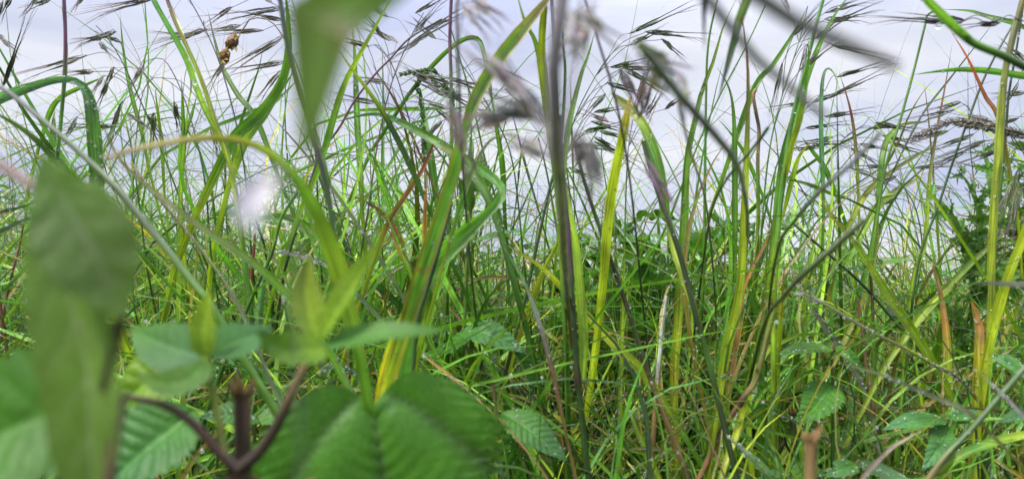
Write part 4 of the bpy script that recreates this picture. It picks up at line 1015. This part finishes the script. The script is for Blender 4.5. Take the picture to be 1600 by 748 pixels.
# ================================================================== nettle in the near corner
def px(w, d): return w / FPX * d
joint = P(372, 735, .18)
stem_pts = np.array([[joint[0] + .01, .22, -.004], [joint[0] + .004, .20, .12], joint])
org = stem_pts[0]
nr = empty('nettle_plant', tuple(org), 'out of focus nettle at bottom left with a big heart shaped leaf', 'nettle')
def ntube(pts, r0, r1, code, name='stem', parent=None, n=22):
    a = Acc(); c = catmull(pts, n); tube(a, c, np.linspace(r0, r1, n), code, sides=9)
    return a.build(name, M_STEM, origin=org, parent=parent or nr)
ntube(stem_pts, .0022, .0030, 'ssK')
ntube([joint, P(338, 700, .18), P(300, 660, .18), P(255, 632, .178), P(200, 620, .175)], .0014, .0009, 'KrU', 'leaf_stalk')
ntube([joint, P(410, 700, .18), P(440, 650, .18), P(470, 585, .18), P(500, 545, .18)], .0016, .0009, 'KKs', 'side_shoot')
ntube([P(352, 710, .18), P(340, 650, .182), P(328, 590, .184), P(322, 555, .185)], .0010, .0010, 'UYy', 'side_shoot')
ntube([joint, P(440, 765, .205), P(530, 730, .26), P(570, 670, .262), P(584, 633, .2465)], .0013, .0010, 'srr', 'leaf_stalk')
def nleaf(axis, W, up, name='leaf', label=None, **k):
    a = Acc(); leaf(a, [P(*q) for q in axis], W, up, **k)
    o = a.build(name, M_LEAF, origin=org, parent=nr)
    if label: o['label'] = label
nleaf([(584, 632, .246), (592, 700, .242), (604, 790, .240), (616, 910, .238)], px(395, .240), (.12, -1, .25), label='large heart shaped leaf facing the lens', code='v', veincode='d', teeth=18, tooth=.10, nv=6, puff=.036, fold=.10, cord=.50, res=(90, 41), peak=.30)
nleaf([(195, 630, .15), (110, 640, .145), (0, 680, .14), (-110, 740, .14)], px(225, .145), (.1, -.85, .45), code='gvv', teeth=13, nv=7, puff=.03, res=(60, 25))
nleaf([(512, 545, .18), (450, 548, .172), (410, 528, .168), (396, 518, .165)], px(66, .17), (0, -.8, .5), code='yg', teeth=9, res=(40, 17))
nleaf([(505, 540, .18), (560, 528, .178), (620, 520, .176), (698, 517, .176)], px(56, .178), (0, -.6, .8), code='gGg', teeth=10, res=(50, 17))
nleaf([(497, 530, .18), (484, 490, .182), (478, 450, .184), (484, 398, .186)], px(52, .18), (.2, -1, .1), code='yY', teeth=8, res=(40, 17), fold=.5)
nleaf([(502, 530, .18), (530, 480, .18), (562, 430, .18), (596, 372, .178)], px(46, .18), (-.6, -1, .3), code='yy', teeth=9, res=(40, 17), fold=.5)
nleaf([(322, 560, .185), (270, 545, .19), (235, 530, .195), (205, 512, .20)], px(84, .19), (0, -.85, .5), code='Bv', teeth=9, res=(40, 17))
nleaf([(325, 558, .185), (360, 540, .19), (395, 525, .195), (425, 512, .2)], px(76, .19), (0, -.85, .5), code='vB', teeth=9, res=(40, 17))
nleaf([(322, 560, .185), (318, 530, .185), (318, 495, .186), (328, 452, .187)], px(40, .185), (.3, -1, .1), code='yY', teeth=7, res=(34, 15), fold=.5)
nleaf([(322, 562, .185), (300, 590, .18), (262, 600, .178), (215, 585, .178)], px(60, .18), (0, -.8, .6), code='vV', teeth=9, res=(40, 17))
nleaf([(300, 560, .26), (250, 590, .26), (215, 610, .26), (190, 640, .262)], px(110, .26), (.1, -.8, .5), code='GyG', teeth=12, nv=8, puff=.05, res=(50, 21))
nleaf([(305, 640, .25), (270, 670, .245), (220, 710, .24), (165, 760, .24)], px(140, .24), (.15, -.7, .7), code='vB', teeth=13, nv=8, puff=.045, res=(56, 25))

# the hanging leaf at the left
lorg = np.array([-.12, .10, -.002])
hl = empty('nettle_plant', tuple(lorg), 'out of focus leaf hanging straight down near the left edge on a reddish stalk', 'nettle')
a = Acc(); c = catmull([lorg, [-.15, .10, .2], P(-190, 260, .12), P(-60, 235, .118), P(0, 258, .116), P(45, 284, .114), P(66, 300, .113)], 40)
tube(a, c, np.linspace(.0016, .0008, 40), 'ssKr', sides=9); a.build('stem', M_STEM, origin=lorg, parent=hl)
a = Acc(); leaf(a, [P(62, 235, .113), P(100, 310, .112), P(150, 400, .110), P(192, 500, .109)], px(150, .11), (.25, -1, .25), code='VHH', veincode='l', teeth=9, tooth=.03, nv=6, puff=.012, fold=.28, peak=.58, res=(60, 31), wave=.02)
a.build('leaf', M_LEAF, origin=lorg, parent=hl)
a = Acc(); leaf(a, [P(66, 260, .116), P(98, 420, .115), P(135, 560, .114), P(142, 690, .114), P(150, 900, .114)], px(150, .114), (-.20, -1, .10), code='VHHHU', veincode='l', teeth=9, tooth=.03, nv=7, puff=.012, fold=.30, peak=.5, res=(70, 25), wave=.03)
a.build('leaf', M_LEAF, origin=lorg, parent=hl)
a = Acc(); tube(a, catmull([lorg + [.02, 0.02, 0], P(165, 800, .112), P(155, 640, .112), P(192, 480, .112)], 20), np.linspace(.0016, .0009, 20), 'KsK', sides=8); a.build('side_shoot', M_STEM, origin=lorg, parent=hl)

# ================================================================== nettles further in
def nettle_hero(label, stem, d, leaves, w=7, code='gGr'):
    p, u = path3(parse(stem), d, n=26); org = p[0]
    r = empty('nettle_plant', tuple(org), label, 'nettle', 'nettles among the grass')
    a = Acc(); tube(a, p, px(w, d) / 2 * (1 - .4 * u), code, u=u, sides=8); a.build('stem', M_STEM, origin=org, parent=r)
    for lf in leaves:
        axis, W, up, kw = lf
        q = [P(x, y, d + dz) for (x, y, dz) in parse(axis)]
        A = p[np.argmin(np.linalg.norm(p - q[0], axis=1))]
        a = Acc(); tube(a, catmull([A, (A + q[0]) / 2 + np.array([0, 0, .002]), q[0]], 6), .0006, 'Gr', sides=6); a.build('leaf_stalk', M_STEM, origin=org, parent=r)
        a = Acc(); V, Nn = leaf(a, q, px(W, d), up, **{**dict(code='vB', teeth=16, tooth=.13, nv=9, puff=.05, res=(64, 25), fold=.15), **kw})
        a.build('leaf', M_LEAF, origin=org, parent=r)
        for _ in range(12):
            i = rng.integers(4, V.shape[0] - 3); j = rng.integers(2, V.shape[1] - 2); drop(DROPS, V[i, j] + Nn[i] * .0006, rng.uniform(.0003, .0008))
nettle_hero('nettle with purple side branches standing left of the dark central stalk', '716,770 718,640 724,540 727,480 729,417 735,340 742,270', .56, [
  ('744,300,0 748,270,-.003 752,240,-.006', 46, (.1, -1, .5), dict(code='GL', teeth=10)),
  ('736,330,0 726,300,-.004 716,276,-.01', 26, (.3, -1, .3), dict(code='GG', teeth=9)),
  ('738,380,0 764,371,-.005 812,360,-.008', 30, (0, -.45, 1), dict(code='GB')),
  ('721,380,0 700,372,.004 672,384,.01', 30, (0, -.4, 1), dict(code='gG')),
  ('722,517,-.03 762,522,-.045 822,552,-.05', 50, (.05, -.75, .8), dict(code='vB')),
  ('745,515,-.02 700,545,-.01 650,560,.01', 42, (.05, -.6, .8), dict(code='vv')),
  ('800,545,-.05 822,585,-.045 828,630,-.04', 44, (.9, -.5, .4), dict(code='vB', fold=.4)),
])
nettle_hero('nettle with a long crinkled leaf pointing down right at the bottom beside the heart leaf', '800,800 792,720 778,655 770,600', .47, [
  ('784,645,0 822,668,-.01 886,720,-.02', 62, (.25, -.75, .75), dict(code='vB', fold=.1, nv=11, teeth=22)),
  ('790,660,0 812,710,.005 830,790,.01', 60, (-.9, -.5, .1), dict(code='vv', fold=.3)),
])
nettle_hero('low nettle with a bright textured leaf behind the dark stub at bottom left', '395,790 396,720 398,680 400,660', .40, [
  ('402,655,0 370,650,-.01 312,652,-.02', 62, (0, -.6, .9), dict(code='GB', nv=10, teeth=18)),
  ('402,655,0 430,650,.0 460,662,.01', 46, (0, -.6, .9), dict(code='GB', nv=10)),
])
nettle_hero('low nettle with one long level leaf at the lower right', '1455,790 1470,720 1478,680 1480,660', .46, [
  ('1478,655,0 1430,658,-.01 1378,672,-.02', 40, (0, -.45, 1), dict(code='vB', nv=11, teeth=20)),
  ('1482,655,0 1500,650,.01 1530,640,.02', 30, (0, -.5, 1), dict(code='vB')),
  ('1480,665,0 1465,700,-.02 1440,735,-.03', 38, (.2, -.7, .7), dict(code='vB')),
])
nettle_hero('nettle at the right edge with a broad leaf cut by the frame', '1640,790 1630,700 1620,660', .46, [
  ('1636,660,0 1600,650,-.01 1560,660,-.01', 44, (0, -.5, 1), dict(code='vB')),
  ('1620,600,0 1570,565,-.01 1545,555,.0', 50, (.1, -.7, .7), dict(code='GB')),
])
nettle_hero('nettle leaning behind the yellow blades right of centre with a pointed leaf to the left', '1300,760 1302,640 1300,560 1302,538', .50, [
  ('1300,545,0 1262,545,-.01 1212,556,-.02', 36, (0, -.5, 1), dict(code='Gg')),
  ('1303,545,0 1330,560,.0 1352,590,0', 36, (.2, -.6, .8), dict(code='vv')),
  ('1300,600,0 1270,640,-.02 1240,660,-.02', 60, (-.2, -.8, .6), dict(code='vv')),
])
nettle_hero('nettle with a serrated leaf reaching right below the sky gap at right', '1370,700 1366,560 1362,450 1360,430', .56, [
  ('1362,425,0 1385,412,-.01 1428,405,-.02', 26, (0, -.4, 1), dict(code='G', teeth=12)),
  ('1360,430,0 1335,420,.0 1300,430,.02', 30, (0, -.5, 1), dict(code='g')),
])
nettle_hero('small nettle top poking up at the bottom, right of the large drops', '1180,800 1176,765', .50, [
  ('1176,760,0 1200,745,-.01 1232,742,-.02', 36, (0, -.5, 1), dict(code='vB')),
  ('1176,760,0 1150,745,-.01 1130,750,-.01', 30, (0, -.5, 1), dict(code='vB')),
  ('1240,748,0 1262,735,0 1290,740,0', 40, (0, -.6, .9), dict(code='GG')),
])
nettle_hero('dusky nettle leaf cluster at the bottom, right of the pink brown stub', '1330,800 1335,745 1340,725', .44, [
  ('1342,720,0 1370,735,-.01 1425,752,-.02', 34, (0, -.6, .9), dict(code='dB')),
  ('1338,725,0 1310,735,-.01 1280,745,0', 34, (0, -.6, .9), dict(code='vB')),
])
nettle_hero('dark crinkled nettle leaf deep in the grass right of the curved stalk', '1090,720 1096,560 1100,500', .80, [
  ('1090,468,0 1120,482,-.01 1150,512,-.02', 46, (.2, -.8, .6), dict(code='dB')),
  ('1100,500,0 1070,500,.0 1040,520,0', 40, (.0, -.8, .6), dict(code='dg')),
])

# ================================================================== thistle at the right
def thistle(label, stem, d, leaves, w=8):
    p, u = path3(parse(stem), d, n=26); org = p[0]
    r = empty('thistle', tuple(org), label, 'thistle', 'thistles')
    a = Acc(); tube(a, p, px(w, d) / 2 * (1 - .4 * u), 'gG', u=u, sides=8)
    for i in range(8, len(p)):
        for _ in range(3):
            v = nrm(rng.normal(0, 1, 3)); tube(a, np.array([p[i], p[i] + v * .003, p[i] + v * .006]), [.0004, .0003, .00005], 'lS', sides=4)
    a.build('stem', M_STEM, origin=org, parent=r)
    for axis, W, up, lobes in leaves:
        q = [P(x, y, d + dz) for (x, y, dz) in parse(axis)]
        a = Acc(); thistle_leaf(a, q, px(W * 1.1, d), up, lobes, 'vV')
        a.build('leaf', M_HERB, origin=org, parent=r)
thistle('big dark green thistle with wavy spined leaves standing left of the thick yellow stalk', '1520,760 1522,600 1518,480 1516,420', .60, [
  ('1524,470,0 1500,380,-.01 1478,330,-.02 1440,295,-.02', 84, (.5, -1, .3), 6),
  ('1518,430,0 1528,350,0 1518,300,-.01 1494,262,-.01', 56, (.3, -1, .2), 7),
  ('1520,430,0 1558,360,.01 1550,290,.01 1534,222,.02', 62, (-.3, -1, .2), 8),
  ('1524,480,0 1560,440,-.01 1590,430,-.02 1630,450,-.02', 72, (.1, -.9, .6), 6),
  ('1522,520,0 1485,490,-.01 1450,480,-.03 1410,500,-.04', 66, (-.1, -.9, .6), 5),
  ('1522,560,0 1500,540,-.02 1492,500,-.03 1496,450,-.03', 60, (.4, -1, .3), 6),
])
thistle('thistle filling the right edge behind the pale trailing awns', '1640,760 1630,560 1612,440 1606,380', .66, [
  ('1606,430,0 1590,350,0 1580,300,-.01 1560,240,-.01', 66, (.3, -1, .2), 7),
  ('1606,430,0 1624,340,0 1612,270,-.01 1602,215,-.01', 80, (-.2, -1, .2), 7),
  ('1606,440,0 1640,380,0 1660,330,-.01 1680,260,-.01', 80, (-.2, -1, .2), 7),
  ('1610,470,0 1580,440,-.01 1560,410,-.01 1545,370,-.01', 70, (.3, -1, .3), 6),
])

# ================================================================== lobed weeds seen behind, prototypes and copies
def weed_proto(label, h, nleaf_, leafL, leafW, code, lobes, seed, cat='weed'):
    rs = np.random.default_rng(seed)
    org = np.zeros(3)
    r = empty('leafy_weed', (0, 0, 0), label, cat, 'lobed weeds behind the grass')
    top = np.array([rs.uniform(-.03, .03), rs.uniform(-.03, .03), h])
    st = catmull([org, top * .5 + rs.normal(0, .008, 3), top], 16)
    a = Acc(); tube(a, st, np.linspace(.0026, .0012, 16), 'gG', sides=6); a.build('stem', M_STEM, origin=org, parent=r)
    for k in range(nleaf_):
        f = .25 + .75 * (k + .5) / nleaf_
        b = st[int(f * 15)]; az = k * 2.4 + rs.uniform(-.3, .3)
        o = np.array([math.cos(az), math.sin(az), 0]); el = rs.uniform(.1, .9)
        dr = nrm(o * math.cos(el) + np.array([0, 0, math.sin(el)])); ll = leafL * rs.uniform(.7, 1.2) * (1.1 - .4 * f)
        q0 = b + dr * ll * .25
        tip = q0 + dr * ll * .6 + o * ll * .35 - np.array([0, 0, ll * rs.uniform(.0, .4)])
        a = Acc(); tube(a, np.array([b, (b + q0) / 2, q0]), .0009, 'G', sides=5)
        leaf(a, [q0, q0 + dr * ll * .35, tip], leafW * ll / leafL * rs.uniform(.8, 1.15), np.array([0, 0, 1.]) + rs.normal(0, .35, 3), code=code, teeth=lobes * 2, tooth=.2, nv=lobes, puff=.04, lobes=lobes, lobed=.45, wave=.35, res=(30, 11), fold=.2, peak=.5)
        a.build('leaf', M_HERB, origin=org, parent=r)
    return r
def nettle_proto(label, h, seed):
    rs = np.random.default_rng(seed); org = np.zeros(3)
    r = empty('nettle_plant', (0, 0, 0), label, 'nettle', 'nettles standing behind the grass')
    top = np.array([rs.uniform(-.02, .02), rs.uniform(-.02, .02), h]); st = catmull([org, top * .5 + rs.normal(0, .006, 3), top], 16)
    a = Acc(); tube(a, st, np.linspace(.0022, .0012, 16), 'gGr', sides=6); a.build('stem', M_STEM, origin=org, parent=r)
    nn = 5
    for k in range(nn):
        f = .35 + .65 * k / (nn - 1)
        for s in (0, math.pi):
            az = k * math.pi / 2 + s + rs.uniform(-.2, .2); o = np.array([math.cos(az), math.sin(az), 0]); b = st[int(f * 15)]
            ll = .055 * (1.15 - .55 * f) * rs.uniform(.85, 1.1); q0 = b + o * .010 + np.array([0, 0, .004])
            a = Acc(); tube(a, np.array([b, (b + q0) / 2, q0]), .0006, 'G', sides=5)
            leaf(a, [q0, q0 + o * ll * .5 + np.array([0, 0, .003]), q0 + o * ll + np.array([0, 0, -ll * rs.uniform(.2, .6)])], ll * .55, np.array([0, 0, 1.]) + rs.normal(0, .15, 3), code='vB' if rs.random() < .5 else 'gG', teeth=12, tooth=.13, nv=7, puff=.05, res=(30, 13), fold=.15)
            a.build('leaf', M_LEAF, origin=org, parent=r)
    return r
WL = 'green weed with lobed leaves standing in the thicket behind the near grass'
NL = 'green nettle with serrated leaves standing in the thicket behind the near grass'
protoW = [weed_proto(WL, .36, 14, .075, .045, 'gG', 3, 1), weed_proto(WL, .33, 16, .06, .05, 'Gg', 4, 2), weed_proto(WL, .37, 12, .09, .035, 'g', 4, 3)]
protoN = [nettle_proto(NL, .34, 4), nettle_proto(NL, .30, 5)]
def place(protos, spots, lab, grp):
    usedp = [False] * len(protos)
    for i, (x, ytop, d) in enumerate(spots):
        k = i % len(protos)
        X = (x - 800) / FPX * d
        h = CAM_H + (Y_HOR - ytop) / FPX * d
        h0 = [.36, .33, .37][k] if protos is protoW else [.34, .30][k]
        s = max(h / h0, .35); rz = rng.uniform(0, 6.28)
        if not usedp[k]:
            protos[k].location = (X, d, 0); protos[k].rotation_euler = (0, 0, rz); protos[k].scale = (s,) * 3; protos[k]['label'] = lab; protos[k]['group'] = grp; usedp[k] = True
        else:
            copy_thing(protos[k], (X, d, 0), rz, s, lab, grp)
place(protoW, [(905, 352, .80), (955, 345, .78), (1000, 330, .82), (1045, 345, .76), (1090, 338, .84), (1135, 350, .78), (980, 395, .72), (1070, 400, .70), (1150, 420, .72), (870, 400, .74), (860, 372, 1.0), (1180, 372, 1.15), (1225, 318, 1.25),
               (1280, 392, 1.2), (780, 380, 1.15), (1240, 400, 1.0), (1020, 400, .85), (930, 420, .85), (1120, 410, .9), (1330, 410, 1.3), (1450, 440, 1.2), (700, 360, 1.3), (740, 400, 1.1), (620, 370, 1.4), (60, 300, 1.4), (180, 330, 1.3), (-60, 290, 1.2)], WL, 'lobed weeds behind the grass')
place(protoN, [(690, 460, .95), (560, 480, 1.0), (1010, 480, .95), (880, 520, .85), (960, 560, .80), (1240, 480, .9), (1330, 500, .95), (1420, 510, .9), (1500, 540, .9), (450, 470, 1.0), (330, 440, 1.1), (240, 430, 1.0),
               (1120, 540, .85), (1180, 600, .8), (1080, 640, .78), (930, 640, .75), (1380, 620, .8), (1560, 600, .85), (1290, 620, .8), (90, 480, .9), (20, 560, .85), (720, 560, .85), (1640, 480, 1.0), (600, 560, .8)], NL, 'nettles standing behind the grass')

# ================================================================== meadow: too many blades to count
ENVX = [-700, -350, 0, 150, 300, 450, 560, 650, 800, 950, 1100, 1250, 1350, 1450, 1600, 1950, 2300]
ENVY = [240, 232, 230, 250, 265, 275, 290, 305, 330, 335, 330, 345, 365, 360, 320, 290, 280]
def meadow(name, label, cat, n, dmin, dmax, wmin, wmax, codes, tall=0.06, tallmax=230, down=190, S=13, lean=.5, droop=.35, xr=(-500, 2100), ymin=.5, seed=1, mat=None, dpow=1.0, yoff=0, drops=0, hmax=1.0):
    rs = np.random.default_rng(seed)
    x = rs.uniform(xr[0], xr[1], n); d = dmin * (dmax / dmin) ** (rs.random(n) ** dpow)
    yt = np.interp(x, ENVX, ENVY) + yoff
    dn = rs.random(n) ** 1.3 * down
    yt = np.where(rs.random(n) < tall, yt - rs.exponential(tallmax / 2.2, n).clip(0, tallmax), yt + dn)
    h = (CAM_H + (Y_HOR - yt) / FPX * d).clip(.05, hmax)
    X = (x - 800) / FPX * d
    az = rs.uniform(0, 2 * np.pi, n); ln = np.abs(rs.normal(0, lean, n)) * h
    dr = rs.random(n) ** 2 * droop * h
    t = np.linspace(0, 1, S)
    L2 = np.stack([np.cos(az), np.sin(az)], 1)
    disp = (ln[:, None] * t[None] ** 1.6 + dr[:, None] * t[None] ** 3.6)
    z = h[:, None] * (np.sin(t * np.pi / 2)[None] * .35 + t[None] * .65) - (dr[:, None] * .8) * t[None] ** 4.2
    bend = rs.normal(0, .02, (n, 1)) * np.sin(t * np.pi * 2)[None]
    # the upper part leans in over the place its tip was meant for
    px_ = X[:, None] + L2[:, :1] * (disp - ln[:, None] * .7) + bend
    py_ = d[:, None] + L2[:, 1:] * (disp - ln[:, None] * .4) * .7 + bend * .5
    py_ = np.maximum(py_, ymin)
    p = np.stack([px_, py_, z - .004], -1)
    T = np.gradient(p, axis=1); T = nrm(T)
    face = rs.uniform(0, 2 * np.pi, n); F = np.stack([np.cos(face), np.sin(face) , np.zeros(n)], 1)[:, None]
    F = F + np.array([0, -.6, .0])
    Sd = nrm(np.cross(T, F)); Nn = nrm(np.cross(Sd, T))
    tw = rs.normal(0, .8, n)[:, None] * t[None]
    Sd = Sd * np.cos(tw)[..., None] + Nn * np.sin(tw)[..., None]
    W = (wmin + (wmax - wmin) * rs.random(n) ** 1.8)
    w = W[:, None] * (0.7 + .3 * np.clip(t / .3, 0, 1))[None] * (1 - np.clip((t - .4) / .6, 0, 1) ** 1.8 * .97)[None] / 2
    c = np.array([-1, 0, 1.0])
    V = p[:, :, None] + Sd[:, :, None] * (w[:, :, None] * c)[..., None] + Nn[:, :, None] * (w[:, :, None] * .35 * np.abs(c))[..., None]
    cc = np.zeros((n, S, 3))
    ci = rs.integers(0, len(codes), n)
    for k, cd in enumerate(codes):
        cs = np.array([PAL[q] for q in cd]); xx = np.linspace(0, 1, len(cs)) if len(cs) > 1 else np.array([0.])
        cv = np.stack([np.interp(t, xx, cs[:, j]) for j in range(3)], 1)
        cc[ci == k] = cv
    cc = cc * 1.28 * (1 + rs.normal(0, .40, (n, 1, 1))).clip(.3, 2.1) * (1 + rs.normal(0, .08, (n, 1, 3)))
    cc = np.clip(cc, .005, .8)
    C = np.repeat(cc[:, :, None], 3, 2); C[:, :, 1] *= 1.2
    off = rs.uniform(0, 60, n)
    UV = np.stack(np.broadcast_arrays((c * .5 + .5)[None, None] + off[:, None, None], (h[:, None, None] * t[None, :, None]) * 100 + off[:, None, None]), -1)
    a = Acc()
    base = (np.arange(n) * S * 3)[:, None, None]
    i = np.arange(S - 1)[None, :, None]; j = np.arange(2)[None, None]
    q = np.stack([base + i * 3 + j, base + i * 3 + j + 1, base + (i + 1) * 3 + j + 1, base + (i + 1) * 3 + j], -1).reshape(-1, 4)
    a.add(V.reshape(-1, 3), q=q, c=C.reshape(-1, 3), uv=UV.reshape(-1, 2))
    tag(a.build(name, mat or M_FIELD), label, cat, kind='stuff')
    for _ in range(drops):
        k = rs.integers(0, n)
        if d[k] > 1.5: continue
        m_ = rs.integers(S // 3, S - 1); f = rs.random()
        q = p[k, m_] * (1 - f) + p[k, m_ + 1] * f if m_ + 1 < S else p[k, m_]
        r = .00045 + .0009 * rs.random() ** 2.0
        drop(DROPS, q + np.array([rs.uniform(-1, 1) * W[k] * .4, -W[k] * .3 - r * .3, -r * .4]), r)
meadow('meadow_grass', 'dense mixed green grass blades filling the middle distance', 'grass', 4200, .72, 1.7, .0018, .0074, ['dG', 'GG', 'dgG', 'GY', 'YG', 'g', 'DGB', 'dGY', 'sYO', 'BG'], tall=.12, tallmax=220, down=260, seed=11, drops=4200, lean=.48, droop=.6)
meadow('front_grass', 'slender wet grass blades rising in front of the thicket', 'grass', 1150, .46, .76, .0012, .0042, ['G', 'gG', 'GY', 'YG', 'g', 'Gs', 'YyO', 'd', 'GB'], tall=.02, tallmax=120, down=240, yoff=70, seed=16, lean=.30, drops=1800, ymin=.42)
meadow('tall_grass', 'tall slender green blades standing clear of the thicket before the sky', 'grass', 720, .58, 1.1, .0016, .0046, ['G', 'gG', 'GY', 'YG', 'GB', 'GGr', 'g'], tall=.85, tallmax=330, down=60, seed=31, lean=.38, droop=.45, S=16)
meadow('clump_grass', 'clump of medium wide green blades right of the hanging leaf', 'grass', 150, .55, .95, .0035, .0085, ['G', 'gG', 'GY', 'YG', 'G', 'GGr'], tall=.8, tallmax=230, down=90, seed=33, lean=.35, droop=.3, S=16, xr=(440, 770), drops=500)
meadow('clump_grass', 'clump of medium wide green blades below the out of focus stalks at right', 'grass', 130, .55, 1.0, .003, .0075, ['G', 'gG', 'GY', 'YG', 'Ys'], tall=.7, tallmax=220, down=120, seed=34, lean=.3, droop=.3, S=16, xr=(1020, 1500), drops=400)
meadow('leaning_grass', 'arching grass blades leaning across one another through the thicket', 'grass', 620, .50, 1.0, .002, .0055, ['G', 'GY', 'YG', 'gG', 'Gs', 'GB', 'V'], tall=.15, tallmax=150, down=230, yoff=20, seed=41, lean=.95, droop=.8, S=16, drops=900, ymin=.44)
meadow('sky_grass', 'hair thin grass stems standing up before the sky', 'grass', 900, .60, 1.2, .0006, .0020, ['G', 'gM', 'd', 'GM', 'Gs'], tall=.75, tallmax=300, down=60, seed=17, lean=.45, droop=.5)
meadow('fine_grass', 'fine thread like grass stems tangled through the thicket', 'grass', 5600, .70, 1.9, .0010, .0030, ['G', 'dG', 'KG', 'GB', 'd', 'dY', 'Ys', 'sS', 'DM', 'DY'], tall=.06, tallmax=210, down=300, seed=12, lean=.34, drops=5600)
meadow('low_grass', 'low green grass coloured darker for shade, crowding the foot of the thicket', 'grass', 3600, .62, 1.25, .002, .006, ['g', 'D', 'd', 'gG', 'ds', 'Kd', 'sG', 'YG'], tall=0, down=220, yoff=190, seed=13, lean=.42, drops=3200)  # darker greens and browns paint in the shaded gaps low in the grass
meadow('far_grass', 'far band of meadow grass fading toward the horizon', 'grass', 5200, 1.7, 9.0, .003, .009, ['G', 'gG', 'GB', 'YG', 'g', 'BG'], tall=.01, tallmax=70, down=60, S=6, seed=14, lean=.4, yoff=60, xr=(-800, 2400), dpow=.9, hmax=.62)
meadow('distant_grass', 'distant meadow grass at the horizon', 'grass', 7000, 8.5, 40.0, .012, .04, ['G', 'gG', 'GB', 'YG'], tall=0, down=10, S=5, seed=15, lean=.4, yoff=60, xr=(-900, 2500), hmax=.50)
# dead thatch: thin brown stems lying every way near the soil
rs = np.random.default_rng(21)
a = Acc()
for k in range(1300):
    x = rs.uniform(-200, 1800); d = rs.uniform(.62, 1.1); y = rs.uniform(560, 900)
    b = P(x, y, d); b[2] = max(b[2], .005)
    az = rs.uniform(0, 6.28); ln = rs.uniform(.05, .18); el = rs.uniform(-.2, .8)
    dd = np.array([math.cos(az) * math.cos(el), math.sin(az) * math.cos(el) * .6, math.sin(el)])
    e = b + dd * ln; m_ = (b + e) / 2 + rs.normal(0, .008, 3); m_[2] = max(m_[2], .004); e[2] = max(e[2], .003)
    if rs.random() < .6:
        tube(a, catmull([b, m_, e], 7), rs.uniform(.0004, .0011), rs.choice(['s', 'S', 'sS', 'rs', 'sK', 'Os']), sides=5)
    else:
        c7 = catmull([b, m_, e], 9); blade(a, c7, np.linspace(0, 1, 9), rs.uniform(.002, .005), rs.choice(['s', 'S', 'sO', 'Os', 'YS']), roll=rs.uniform(-1, 1), twist=1.0, cols=np.array([-1, 0, 1.]))
tag(a.build('dead_thatch', M_HUSK), 'brown and straw coloured dead stems tangled near the soil', 'dead grass', kind='stuff')
# small broad leaves low down
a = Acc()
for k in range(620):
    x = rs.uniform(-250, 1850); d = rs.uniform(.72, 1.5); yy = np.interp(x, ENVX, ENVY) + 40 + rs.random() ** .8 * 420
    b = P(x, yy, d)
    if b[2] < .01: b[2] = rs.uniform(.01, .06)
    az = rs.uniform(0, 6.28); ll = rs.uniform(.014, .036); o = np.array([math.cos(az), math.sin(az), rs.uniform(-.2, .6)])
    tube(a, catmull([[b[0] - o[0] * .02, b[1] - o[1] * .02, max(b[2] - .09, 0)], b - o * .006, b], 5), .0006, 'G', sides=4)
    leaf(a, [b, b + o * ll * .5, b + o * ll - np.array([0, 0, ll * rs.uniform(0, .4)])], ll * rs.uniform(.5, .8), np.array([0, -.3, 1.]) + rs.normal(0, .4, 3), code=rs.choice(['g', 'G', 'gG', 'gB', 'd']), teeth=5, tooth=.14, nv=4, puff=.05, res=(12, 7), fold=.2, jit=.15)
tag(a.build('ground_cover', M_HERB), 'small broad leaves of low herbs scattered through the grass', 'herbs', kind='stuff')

# ================================================================== single large drops one can point to
for x, y, d, r, lab in [
  (304, 129, .515, .0016, 'water drop hanging on the yellow green stalk before the sky at left'),
  (606, 389, .53, .0015, 'amber tinted drop hanging right of the yellow bend'),
  (445, 459, .51, .0020, 'long drop lying on the grass between the young shoots'),
  (1466, 41, .44, .0019, 'clear drop hanging from the dark spikelet at the top right'),
  (1184, 724, .452, .0026, 'largest drop on the pale blue blade at the bottom right of centre'),
  (1162, 708, .455, .0020, 'drop left of the largest one on the pale blue blade'),
  (769, 561, .535, .0016, 'round drop on the beaded blade under the nettle leaf'),
  (828, 649, .535, .0013, 'drop hanging beside the crinkled nettle leaf'),
  (1045, 631, .555, .0014, 'drop hanging under the level orange and yellow blade'),
  (846, 624, .54, .0014, 'drop at the joint of the beaded blade below centre'),
  (983, 478, .50, .0016, 'drop under the broad pale diagonal blade'),
  (1077, 633, .55, .0014, 'drop hanging right of the orange and yellow blade'),
  (1575, 672, .44, .0010, 'small drop on the lime blade in the bottom right corner'),
]:
    a = Acc(); drop(a, np.zeros(3), r, hi=True, sag=1.15)
    o = a.build('water_drop', M_WATER, origin=(0, 0, 0)); o.location = tuple(P(x, y, d)); tag(o, lab, 'water drop', 'large water drops')
tag(DROPS.build('dew_drops', M_DEW), 'countless tiny rain drops beading the blades', 'dew', kind='stuff')
